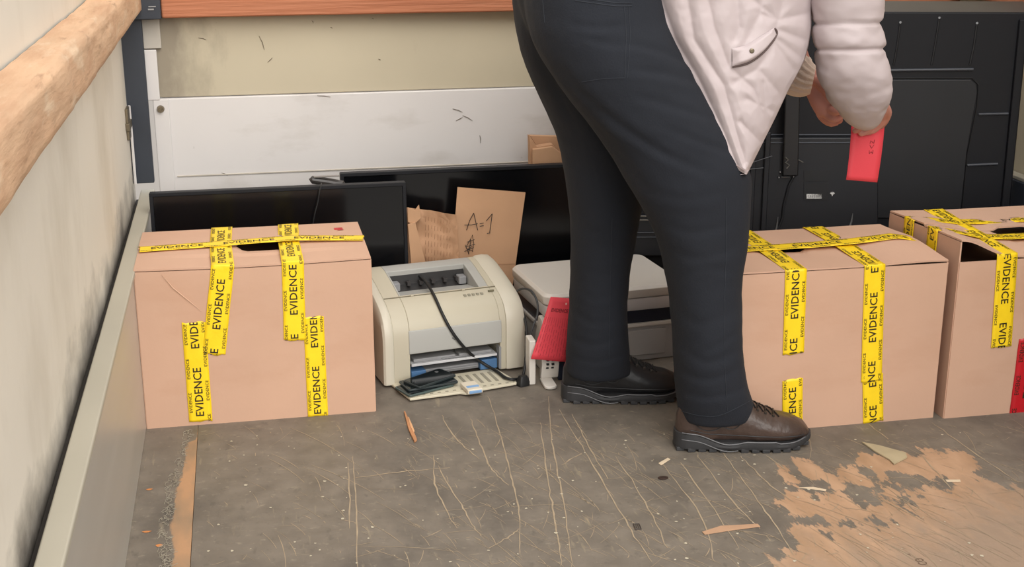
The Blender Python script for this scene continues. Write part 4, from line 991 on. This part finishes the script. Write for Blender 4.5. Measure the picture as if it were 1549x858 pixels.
def on_surface(o, off=.001):
    vs = [v.co+PL for v in o.data.vertices]; bv = BVHTree.FromPolygons(vs, [tuple(p.vertices) for p in o.data.polygons])
    def f(px, py):
        d = ray(px, py).normalized(); h = bv.ray_cast(O, d)
        if h[0] is None: h = (P(px, py, 2.8), -d, 0, 0)
        return h[0]+h[1]*off-PL
    return f
sf = on_surface(tr, .0004)
def seam(pts, name, o_f, parent, r_=.0008, m=None, n=10):
    q = [o_f(float(x), float(y)) for x, y in [v[:2] for v in crv(pts, n)]]; return MB().tube(q, r_, 5).build(name, m or stitch_m, parent)
seam([(944, 10), (947, 50), (946, 90), (945, 118)], 'pocket_seam', sf, tr); seam([(951, 8), (953, 50), (951, 90), (949, 118)], 'pocket_seam', sf, tr)
seam([(870, 1), (900, 5), (930, 9), (956, 9)], 'pocket_hem', sf, tr, .001); seam([(868, -4), (900, 0), (930, 4), (956, 5)], 'pocket_hem', sf, tr, .001)
seam([(945, 118), (915, 119), (880, 124)], 'pocket_seam', sf, tr); seam([(821, 0), (823, 20), (824, 34)], 'pocket_seam', sf, tr)
seam([(1098, 300), (1098, 380), (1096, 460), (1096, 540), (1100, 622)], 'side_seam', sf, tr, .0009)
seam([(1030, 622), (1060, 629), (1090, 628), (1136, 606)], 'hem_seam', sf, tr, .0009)
seam([(926, 330), (924, 400), (922, 480), (921, 545)], 'side_seam', sf, tr, .0008)

# jacket: shell of the bent upper body, then the hanging front panel and sleeves
b = MB()
def ring3(c, ax, up, ra, rb, n=32):
    """ring around point c, normal ax"""
    ax = Vector(ax).normalized(); u_ = Vector(up); u_ = (u_-ax*u_.dot(ax)).normalized(); v_ = ax.cross(u_)
    return [Vector(c)+u_*(math.cos(2*math.pi*k/n)*ra)+v_*(math.sin(2*math.pi*k/n)*rb)-PL for k in range(n)]
spine = [((.72, 2.91, 1.10), .16, .18), ((.80, 2.91, 1.17), .185, .215), ((.92, 2.91, 1.23), .190, .235), ((1.06, 2.91, 1.285), .185, .245), ((1.18, 2.91, 1.325), .172, .245), ((1.28, 2.91, 1.345), .145, .225), ((1.345, 2.91, 1.35), .10, .16), ((1.37, 2.91, 1.35), .05, .07)]
rg = []
sc_ = crv([(*c_, a_, d_) for c_, a_, d_ in spine], 4)
for i, q in enumerate(sc_):
    t = Vector(sc_[min(i+1, len(sc_)-1)][:3])-Vector(sc_[max(i-1, 0)][:3]); rg.append(ring3(q[:3], t, (0, 0, 1), q[3], q[4]))
b.rings(rg)
# rounded puff rows along the back
jb = b.build('jacket_back', jacket_m, per, smooth=True)
jb.modifiers.new('sub', 'SUBSURF').render_levels = 1
# hanging front panel
Lc = crv([(955, -150), (968, -70), (985, 0), (999, 50), (1028, 105), (1060, 160), (1078, 205), (1096, 238), (1112, 254), (1128, 264)], 10)
Rc = crv([(1262, -150), (1246, -70), (1229, 0), (1227, 45), (1217, 90), (1193, 136), (1174, 176), (1156, 212), (1142, 240), (1130, 264)], 10)
def quilt(px, py, u):
    """height of the padding: ridges between stitch lines"""
    # stitch lines parallel to the hem, then a chevron field round the pocket
    h = 0
    def line(pts):
        best = 1e9
        for a_, c_ in zip(pts, pts[1:]): best = min(best, pseg((px, py), a_, c_))
        return best
    d = min(line(l_) for l_ in QL); return 1-math.exp(-(d/9.0)**1.2)
QL = [[(1000, 0), (1022, 60), (1060, 125), (1095, 200), (1115, 250)], [(1033, -40), (1050, 60), (1095, 130), (1118, 215), (1128, 245)], [(1062, -40), (1080, 40), (1102, 100)], [(1112, -40), (1118, 40), (1112, 60)],
      [(1102, 100), (1140, 135), (1160, 190)], [(1102, 100), (1125, 70), (1150, 20), (1160, -40)], [(1112, 124), (1145, 105), (1172, 65), (1176, 30)], [(1150, 108), (1178, 140), (1180, 150)], [(1172, 65), (1200, 105)], [(1176, 30), (1225, 20)], [(1176, 30), (1140, 0), (1120, -20)], [(1176, 45), (1222, 62)], [(1176, 60), (1215, 90)],
      [(1148, 20), (1175, 30)], [(1130, 150), (1168, 168)], [(1155, 125), (1160, 190)], [(1195, -40), (1178, 30)], [(1120, 185), (1150, 215)]]
nu, nv = 110, 160
def jf(u, v):
    i = v*(len(Lc)-1); k = min(int(i), len(Lc)-2); f = i-k; l_ = Lc[k]*(1-f)+Lc[k+1]*f; r_ = Rc[k]*(1-f)+Rc[k+1]*f
    px, py = l_*(1-u)+r_*u; wid = (r_[0]-l_[0])
    e_ = abs(2*u-1)
    Y = 2.665+.06*(e_**3.0)*min(1, wid/200)+.055*max(0, u-.5)**1.3+.02*(1-v)
    bump_ = .009*quilt(px, py, u)+.0025*noise.noise(Vector((px*.03, py*.03, 2)))+.0008*noise.noise(Vector((px*.14, py*.1, 5)))
    edge = min(1, min(u, 1-u)*wid/7, max(.0, (263-py))/7)
    return P(px, py, Y-bump_*max(.15, edge))-PL
jfront = MB().grid(jf, nu, nv).build('jacket_front', jacket_m, per, smooth=True)
jfront.modifiers.new('thick', 'SOLIDIFY').thickness = .014; jfront.modifiers['thick'].offset = -1
bake_me = bake(jfront)
sj = on_surface(jfront, .0006)
seam([(988, 0), (1003, 54), (1032, 110), (1063, 164), (1081, 207), (1099, 238), (1126, 258)], 'hem_seam', sj, jfront, .0009, jacket_s, 8)
# far side of the jacket (closes the body behind the hanging panel)
Lf = crv([(975, -150), (1000, 0), (1040, 100), (1085, 200)], 8); Rf = crv([(1262, -150), (1225, 0), (1190, 120), (1120, 205)], 8)
def jb2(u, v):
    i = v*(len(Lf)-1); k = min(int(i), len(Lf)-2); f = i-k; l_ = Lf[k]*(1-f)+Lf[k+1]*f; r_ = Rf[k]*(1-f)+Rf[k+1]*f
    q = l_*(1-u)+r_*u; return P(q[0], q[1], 3.02+.05*math.sin(math.pi*u)-.18*v*.6+.01*math.sin(u*22))-PL
MB().grid(jb2, 30, 30).build('jacket_lining', jacket_m, per, smooth=True, solid=.014)
# welt pocket with snap
def padpx(pxs, name, f, th, m, parent, bev=.0015):
    q = [f(x, y) for x, y in pxs]; n3 = (q[1]-q[0]).cross(q[-1]-q[0]).normalized(); n3 = -n3 if n3.y > 0 else n3
    k = len(q); return MB().add([v-n3*.004 for v in q]+[v+n3*th for v in q], [tuple(range(k)), tuple(range(2*k-1, k-1, -1))]+[(i, (i+1) % k, k+(i+1) % k, k+i) for i in range(k)]).build(name, m, parent, bevel=bev, smooth=False)
def pock(u, v):
    top = [(1107, 73), (1128, 68), (1150, 55), (1170, 42)]; bot = [(1107, 100), (1132, 93), (1155, 76), (1173, 52)]
    a_ = crv(top, 6); c_ = crv(bot, 6); i = u*(len(a_)-1); k = min(int(i), len(a_)-2); f = i-k
    p = (a_[k]*(1-f)+a_[k+1]*f)*(1-v)+(c_[k]*(1-f)+c_[k+1]*f)*v
    h = sj(float(p[0]), float(p[1])); e_ = min(u, 1-u, v, 1-v); return h+Vector((0, -1, .1))*(.0005+.009*min(1, e_*7)+.004*v)
MB().grid(pock, 26, 12).build('pocket_welt', jacket_m, jfront, smooth=True)
seam([(1108, 101), (1132, 95), (1155, 78), (1174, 53), (1171, 43)], 'pocket_gap', on_surface(jfront, .0022), jfront, .0022, mat('pocket_shadow', (96, 80, 78), .8), 6)
c_ = sj(1134, 76)+Vector((0, -.0135, 0)); MB().tube([c_+Vector((0, .003, 0)), c_, c_+Vector((0, -.001, 0))], [.0052, .0052, .0035], 14).build('snap', zinc, jfront)

def path_loft(rows, n=5, nn=30, puff=None):
    """rows: x,y,z,ra,rb centre line with radii; rings stand across the path"""
    q = crv(rows, n); out = []; up = Vector((0, 1, 0))
    for i, r_ in enumerate(q):
        t = Vector(q[min(i+1, len(q)-1)][:3])-Vector(q[max(i-1, 0)][:3]); out.append(ring3(r_[:3], t, up, r_[4], r_[3], nn))
    return out
# right sleeve (near): silhouette rows from the photograph's proportions
sl = [(-260, 1195, 1330, 2.80, .085), (-200, 1205, 1345, 2.775, .092), (-140, 1218, 1347, 2.765, .090), (-80, 1224, 1340, 2.755, .086), (-30, 1227, 1335, 2.75, .080), (10, 1229, 1334, 2.75, .076), (33, 1231, 1331, 2.75, .070), (42, 1231, 1330, 2.75, .071), (58, 1231, 1334, 2.75, .076), (70, 1234, 1333, 2.75, .072),
      (80, 1235, 1333, 2.75, .073), (100, 1238, 1340, 2.752, .076), (120, 1242, 1344, 2.756, .073), (140, 1250, 1343, 2.762, .066), (158, 1260, 1341, 2.770, .055), (172, 1270, 1337, 2.78, .044), (184, 1281, 1331, 2.79, .032), (193, 1294, 1323, 2.795, .018), (197, 1304, 1314, 2.797, .006)]
q = crv(sl, 5); rg = []
for r_ in q:
    rr__ = ring_px(*map(float, r_), n=64, sq=2.05)
    for k, p in enumerate(rr__):
        W = p+PL; nn_ = Vector((math.cos(2*math.pi*k/64), math.sin(2*math.pi*k/64), 0)); yy = r_[0]
        h = .006*noise.noise(Vector((W.x*14, W.y*14, W.z*20)))+.003*noise.noise(Vector((W.x*40, W.y*40, W.z*60)))
        for c0_, sl_ in ((35, .03), (74, .05), (-30, 0), (-95, 0)):
            h -= .006*math.exp(-((yy-c0_-8*math.sin(k/64*6.28)*.5)/3.2)**2)
        rr__[k] = p+nn_*h*min(1, (197-yy)/30)
    rg.append(rr__)
slv = MB().rings(rg).build('right_sleeve', jacket_m, per, smooth=True)
ss_ = on_surface(slv, .0004)
# left sleeve (far) with knitted cuff
A = lambda px, py, Y: P(px, py, Y)
fa = [A(1235, -190, 3.08), A(1190, -80, 3.08), A(1165, 20, 3.07), A(1172, 85, 3.04), A(1190, 104, 3.02)]
b = MB(); b.rings(path_loft([(*fa[0], .07, .08), (*fa[1], .08, .085), (*fa[2], .075, .08), (*fa[3], .058, .06), (*fa[4], .042, .045)])); b.build('left_sleeve', jacket_m, per, smooth=True)
ca = [A(1182, 98, 3.03), A(1200, 110, 3.01), A(1216, 118, 2.99), A(1230, 121, 2.98)]
q = path_loft([(*ca[0], .046, .046), (*ca[1], .050, .046), (*ca[2], .046, .042), (*ca[3], .033, .032)], 5, 72)
for i, r_ in enumerate(q):
    c0 = sum(r_, Vector())/len(r_)
    for k, p in enumerate(r_): r_[k] = c0+(p-c0)*(1+.05*(1 if (k//2) % 2 else -1)*min(1, i/6))
MB().rings(q).build('knit_cuff', knit, per, smooth=True)

# body: one continuous skin under the clothes, from head to hands
B = MB()
def cap(pts, n=20, k=4, m=1.0):
    """tapered limb along joints: (x,y,z,r) or with second radius"""
    rows = [(*p[:3], p[3], p[4] if len(p) > 4 else p[3]) for p in pts]
    q = crv(rows, k); r0 = q[0].copy(); r1 = q[-1].copy()
    d0 = Vector(q[1][:3])-Vector(q[0][:3]); d1 = Vector(q[-1][:3])-Vector(q[-2][:3]); d0.normalize(); d1.normalize()
    pre = []; post = []
    for a_ in (80, 55, 25): s_, c_ = math.sin(R(a_)), math.cos(R(a_)); pre.append(np.array([*(Vector(r0[:3])-d0*r0[3]*s_*.8), r0[3]*c_, r0[4]*c_])); 
    for a_ in (25, 55, 80): s_, c_ = math.sin(R(a_)), math.cos(R(a_)); post.append(np.array([*(Vector(r1[:3])+d1*r1[3]*s_*.8), r1[3]*c_, r1[4]*c_]))
    q = pre+q+post; rg_ = []; prev = None
    for i, r_ in enumerate(q):
        t = (Vector(q[min(i+1, len(q)-1)][:3])-Vector(q[max(i-1, 0)][:3])).normalized()
        if prev is None: prev = Vector((0, 1, 0)) if abs(t.y) < .9 else Vector((1, 0, 0))
        prev = (prev-t*prev.dot(t)).normalized(); w_ = t.cross(prev)
        rg_.append([Vector(r_[:3])+prev*(math.cos(2*math.pi*j/n)*r_[4])+w_*(math.sin(2*math.pi*j/n)*r_[3])-PL for j in range(n)])
    B.rings(rg_)
# trunk
cap([(.80, 2.91, 1.02, .12, .14), (.86, 2.91, 1.16, .11, .14), (1.04, 2.91, 1.26, .115, .15), (1.20, 2.91, 1.30, .105, .15), (1.29, 2.91, 1.32, .07, .10)], k=3)
cap([(1.26, 2.91, 1.34, .058), (1.38, 2.91, 1.37, .056), (1.46, 2.91, 1.35, .06)], k=3)
# head, face turned down to the hands: skull, jaw, nose, brows, ears
hc = Vector((1.49, 2.91, 1.37)); fd = Vector((.55, 0, -.83)).normalized(); hu = Vector((.83, 0, .55)).normalized(); hs = Vector((0, 1, 0))
def ell(c, ax, sc, n=18, m=12):
    rg_ = []
    for i in range(1, m):
        th = math.pi*i/m; rg_.append([Vector(c)+ax[2]*(math.cos(th)*sc[2])+ax[0]*(math.sin(th)*math.cos(2*math.pi*j/n)*sc[0])+ax[1]*(math.sin(th)*math.sin(2*math.pi*j/n)*sc[1])-PL for j in range(n)])
    B.rings(rg_)
HX = (fd, hs, hu)
ell(hc+hu*.03, HX, (.092, .074, .105)); ell(hc+fd*.025-hu*.045, HX, (.062, .055, .070)); ell(hc+fd*.055-hu*.085, HX, (.026, .026, .022))
ell(hc+fd*.088-hu*.005, HX, (.022, .011, .026)); ell(hc+fd*.098-hu*.020, HX, (.014, .015, .011))
for s_ in (-1, 1):
    ell(hc+hs*(s_*.076)-hu*.005-fd*.01, HX, (.018, .008, .030)); ell(hc+fd*.078+hs*(s_*.03)+hu*.022, HX, (.014, .022, .008)); ell(hc+fd*.062+hs*(s_*.035)-hu*.03, HX, (.02, .022, .02))
for dz in (-.052, -.063): ell(hc+fd*.076-hu*(-dz), HX, (.012, .024, .006))
# arms
def V4(v, r_, r2=None): return (v.x, v.y, v.z, r_, r2 or r_)
sh_r = Vector((1.22, 2.74, 1.32)); wr_r = P(1318, 150, 2.80); el_r = P(1292, -60, 2.76)
cap([V4(sh_r, .055), V4((sh_r+el_r)/2, .048), V4(el_r, .042), V4((el_r+wr_r)/2, .036), V4(wr_r, .026, .022)], k=4)
sh_l = Vector((1.20, 3.09, 1.32)); wr_l = P(1214, 108, 3.0); el_l = P(1168, 10, 3.07)
cap([V4(sh_l, .055), V4((sh_l+el_l)/2, .048), V4(el_l, .042), V4((el_l+wr_l)/2, .036), V4(wr_l, .028, .022)], k=4)
# left hand: back towards the camera, fingers curled under to the right
def F(*p): cap([V4(P(a_, c_, y_), r_) for a_, c_, y_, r_ in p], n=12, k=4)
cap([V4(P(1218, 112, 2.995), .026, .020), V4(P(1233, 128, 2.985), .030, .019), V4(P(1243, 148, 2.975), .032, .019), V4(P(1250, 163, 2.97), .030, .018)], n=18, k=4)
F((1242, 158, 2.985, .0105), (1250, 173, 2.965, .0105), (1262, 180, 2.950, .0098), (1273, 175, 2.955, .0090), (1280, 168, 2.965, .0082))
F((1249, 155, 2.975, .0105), (1258, 166, 2.950, .0102), (1270, 168, 2.935, .0095), (1280, 160, 2.94, .0088), (1285, 155, 2.95, .0080))
F((1238, 162, 3.005, .0098), (1246, 177, 2.992, .0098), (1259, 185, 2.978, .0090), (1271, 182, 2.98, .0082))
F((1236, 164, 3.025, .0090), (1243, 178, 3.018, .0088), (1255, 187, 3.008, .0080), (1266, 186, 3.008, .0072))
F((1236, 122, 2.965, .0125), (1249, 134, 2.950, .0125), (1258, 147, 2.945, .0105), (1268, 158, 2.95, .0088))
# right hand: seen below the sleeve, fingers pinching the tag
cap([V4(P(1318, 145, 2.81), .025, .021), V4(P(1324, 158, 2.835), .031, .020), V4(P(1325, 172, 2.865), .033, .018), V4(P(1322, 181, 2.885), .031, .017)], n=18, k=4)
F((1336, 166, 2.875, .0100), (1338, 176, 2.900, .0100), (1333, 188, 2.918, .0092), (1322, 194, 2.926, .0082))
F((1328, 172, 2.885, .0102), (1330, 184, 2.912, .0100), (1324, 195, 2.925, .0094), (1312, 200, 2.930, .0084))
F((1319, 174, 2.885, .0102), (1318, 187, 2.915, .0102), (1311, 198, 2.927, .0094), (1302, 202, 2.932, .0084))
F((1309, 172, 2.880, .0098), (1305, 184, 2.908, .0098), (1299, 194, 2.922, .0088), (1293, 198, 2.930, .0078))
F((1336, 158, 2.850, .0120), (1342, 170, 2.885, .0115), (1338, 183, 2.925, .0102), (1330, 193, 2.953, .0088))
# legs under the trousers, feet in the boots
cap([(.86, 2.82, 1.0, .10), (.955, 2.79, .72, .075), V4(P(1050, 330, 2.76), .058), V4(P(1068, 440, 2.75), .052), V4(P(1072, 560, 2.74), .036), V4(P(1070, 608, 2.75), .030)], k=3)
cap([(.86, 3.0, 1.0, .10), (.90, 3.02, .75, .075), V4(P(912, 330, 3.05), .055), V4(P(905, 430, 3.06), .048), V4(P(900, 520, 3.06), .034), V4(P(900, 545, 3.07), .030)], k=3)
body = B.build('body', skin_m, per, smooth=True); remesh(body, .0034, 3, .5)
bake(body)
eye_w = mat('eye_white', (225, 220, 214), .2, var=.01); iris = mat('iris', (62, 52, 44), .2)
for s_ in (-1, 1):
    c_ = hc+fd*.077+hs*(s_*.031)+hu*.008-PL
    k_ = len(B.V); T_ = MB(); T_.tube([c_+hu*.006, c_+hu*.003, c_, c_-hu*.003, c_-hu*.006], [.003, .008, .010, .008, .003], 12); T_.build('eye', eye_w, body, smooth=True)
    T_ = MB(); T_.tube([c_+fd*.0075, c_+fd*.0105], [.0045, .003], 12); T_.build('iris', iris, body)
T_ = MB(); T_.tube([hc+fd*.087-hu*.0575+hs*x-PL for x in (-.02, -.01, 0, .01, .02)], [.0008, .0018, .002, .0018, .0008], 6); T_.build('mouth', mat('lips', (150, 78, 72), .5), body)
# short hair cap
H_ = MB(); rg = []
for i in range(13):
    th = R(2+i*7.6); row = []
    for j in range(36):
        g = 2*math.pi*j/36; front = max(0, math.cos(g)); tt = th*(1-.30*front**1.5)
        rr2 = 1.09+.02*noise.noise(Vector((i*.9, j*.8, 0)))
        row.append(hc+hu*.03+hu*(math.cos(tt)*.105*rr2)+fd*(math.sin(tt)*math.cos(g)*.092*rr2)+hs*(math.sin(tt)*math.sin(g)*.074*rr2*1.02)-PL)
    rg.append(row)
H_.rings(rg, cap=False).build('hair', hair_m, body, smooth=True, solid=.012)
# nails on visible fingers
def nail(px, py, Y):
    c_ = P(px, py, Y)-PL; MB().rings([[c_+Vector((math.cos(g)*.0045, -.0006*h, math.sin(g)*.0055)) for g in [2*math.pi*k/10 for k in range(10)]] for h in (0, 1)]).build('fingernail', mat('nail', (222, 168, 150), .3), body, smooth=True)

# boots
def boot(name, heel, ang_, Lb, upm, label, hemz):
    r = empty(name, (heel.x-PL.x, heel.y-PL.y, 0)); r.parent = per; r.rotation_euler = (0, 0, ang_); r['label'] = label
    hw = lambda t: .5*(.066+.034*math.sin(math.pi*min(1, max(0, (t-.15)/.95)))**1.2+.012*(t > .5)*math.sin(math.pi*(t-.5)/.5 if t < 1 else 0))
    def outl(t, grow=0):     # foot outline half widths with rounded ends
        w0 = hw(t)
        if t < .12: w0 *= math.sqrt(max(0, 1-((.12-t)/.12)**2))
        if t > .80: w0 *= math.sqrt(max(0, 1-((t-.80)/.20)**2.2))
        return w0+grow
    TT_ = [0, .004, .015, .035, .07, .12, .2, .3, .4, .5, .6, .7, .78, .85, .9, .94, .97, .988, 1.0]
    # upper: arches over the foot, section by section, toe spring and instep
    ztop = lambda t: lerp_rows([(0, .085), (.06, .130), (.22, .165), (.36, .158), (.48, .128), (.60, .100), (.72, .083), (.85, .073), (.94, .060), (1.0, .036)], t)[1]
    U = MB(); n = 22; rg_ = []
    for t in [.004, .012, .03, .06, .1, .16, .22, .28, .34, .40, .46, .52, .58, .64, .70, .76, .82, .87, .91, .95, .975, .992]:
        w0 = max(.004, outl(t)+.0005); zt = ztop(t); zb = .016+.006*max(0, t-.75)/.25; row = []
        for k in range(n):
            g = 2*math.pi*k/n; cy = math.cos(g); sz = math.sin(g)
            y_ = math.copysign(abs(cy)**.8, cy)*w0*(1-.22*max(0, sz) if t > .3 else 1-.12*max(0, sz)); z_ = zb+(zt-zb)*(.5+.5*math.copysign(abs(sz)**.75, sz))
            nz_ = noise.noise(Vector((t*16, y_*60, z_*40+ang_)))*.0016
            row.append(Vector((t*Lb+nz_, y_+nz_, z_+(0 if t < .3 else nz_))))
        rg_.append(row)
    U.rings(rg_)
    # ankle shaft
    U.rings([[Vector((.085+.052*math.cos(2*math.pi*k/24)*s1+dx, .040*math.sin(2*math.pi*k/24)*s1, z_)) for k in range(24)] for z_, s1, dx in ((.03, .9, -.012), (.06, 1.02, -.012), (.10, 1.12, .0), (.14, 1.10, .006), (.175, 1.06, .004), (.20, 1.04, 0))])
    up_ = U.build('boot_upper', upm, r, smooth=True); remesh(up_, .0035, 6, .5)
    # midsole with wavy top and lugged outsole
    def solid(zb, zt, grow, name_, m, wav=None, t0=0, t1=1):
        Sx = MB(); rows = [t for t in TT_ if t0 <= t <= t1]; up2 = []; lo2 = []
        outline_ = [(t, outl(t, grow)) for t in rows]+[(t, -outl(t, grow)) for t in reversed(rows)]
        # resample outline finely
        pts_ = []
        for (a_, c_), (d_, e_) in zip(outline_, outline_[1:]+outline_[:1]):
            for s_ in range(3): pts_.append((a_+(d_-a_)*s_/3, c_+(e_-c_)*s_/3))
        def sp(t): return .012*max(0, (t-.80)/.2)**1.6+.004*max(0, (.06-t)/.06)
        top = [Vector((t*Lb+(grow*(2*t-1)), y_, (wav(t) if wav else zt)+sp(t))) for t, y_ in pts_]; bot = [Vector((t*Lb+(grow*(2*t-1)), y_*.97, zb+sp(t))) for t, y_ in pts_]
        mid = [(a_+c_)/2+Vector((0, (a_.y > 0)*.0025-(a_.y < 0)*.0025, 0)) for a_, c_ in zip(top, bot)]
        return Sx.rings([bot, mid, top]).build(name_, m, r, smooth=False, bevel=.0015)
    wv = lambda t: .026+.018*max(0, 1-t/.35)**1.2+.007*math.sin(t*13)*(t < .5)-.004*(t > .7)
    solid(.0065, .030, .0025, 'midsole', sole_m, wv)
    # tread lugs
    for k in range(13):
        t = .03+k*.076; w0 = outl(t, .002)
        if .36 < t < .46: continue
        zz = .012*max(0, (t-.80)/.2)**1.6
        MB().box((t*Lb-.0095, -w0, .0+zz), (t*Lb+.0095, w0, .010+zz)).build('tread_lug', sole_m, r, bevel=.002)
    # pale piping lines along the near side of the sole
    for off_, a_ in ((.003, 1.), (-.010, .7)):
        for sd_ in (-1, 1):
            pts_ = [Vector((t*Lb, sd_*(outl(t, .0048)+.0005), wv(t)+off_+.012*max(0, (t-.80)/.2)**1.6+(-.004 if off_ < 0 else 0))) for t in [x/30 for x in range(1, 29 if off_ > 0 else 14)]]
            MB().tube(pts_, .0012*a_+.0005, 5).build('sole_line', sole_hi, r)
    # toe cap seam, side panel seams
    bake(up_); vs = [v.co.copy() for v in up_.data.vertices]; bv = BVHTree.FromPolygons(vs, [tuple(p.vertices) for p in up_.data.polygons])
    def on(x, z, sd_): h = bv.ray_cast(Vector((x, sd_*.2, z)), Vector((0, -sd_, 0))); return (h[0]+h[1]*.0008) if h[0] else Vector((x, sd_*.03, z))
    for sd_ in (-1, 1):
        for pts_ in ([(.02, .10), (.05, .062), (.09, .058), (.12, .085), (.14, .115)], [(.06, .10), (.10, .068), (.13, .060), (.155, .09), (.165, .105)], [(.03, .055), (.09, .045), (.16, .042), (.24, .040), (.30, .036)]):
            MB().tube([on(x, z, sd_) for x, z in [v[:2] for v in crv([(a_, c_) for a_, c_ in pts_], 5)]], .0011, 5).build('stitched_seam', sole_m, r)
    # laces over the tongue with hooks
    def top(x, y): h = bv.ray_cast(Vector((x, y, .4)), Vector((0, 0, -1))); return (h[0]+Vector((0, 0, .0018))) if h[0] else Vector((x, y, ztop(x/Lb)))
    for k in range(5):
        x0 = .150+k*.019
        for s1 in (-1, 1):
            pts_ = [top(x0+.014*(u), s1*(-.026+.052*u)) for u in (0, .25, .5, .75, 1)]
            MB().tube(pts_, .0019, 6).build('lace', cable_m, r)
        for s1 in (-1, 1):
            c_ = top(x0, s1*.028); MB().tube([c_-Vector((0, 0, .002)), c_+Vector((0, s1*.001, .0025))], [.0038, .0028], 8).build('lace_hook', mat('hook_dark', (70, 66, 62), .35, metal=.5), r)
    return r
hr = PZ(1013, 676); hr = Vector((hr.x, 2.745, 0)); tr_ = PZ(1221, 668)
boot('right_boot', Vector((.952, 2.742, 0)), R(-6.5), .324, leather, 'brown leather work boot on the nearer foot', .1)
boot('left_boot', Vector((.762, 3.085, 0)), R(-6), .318, leather_k, 'black leather work boot on the farther foot', .1)
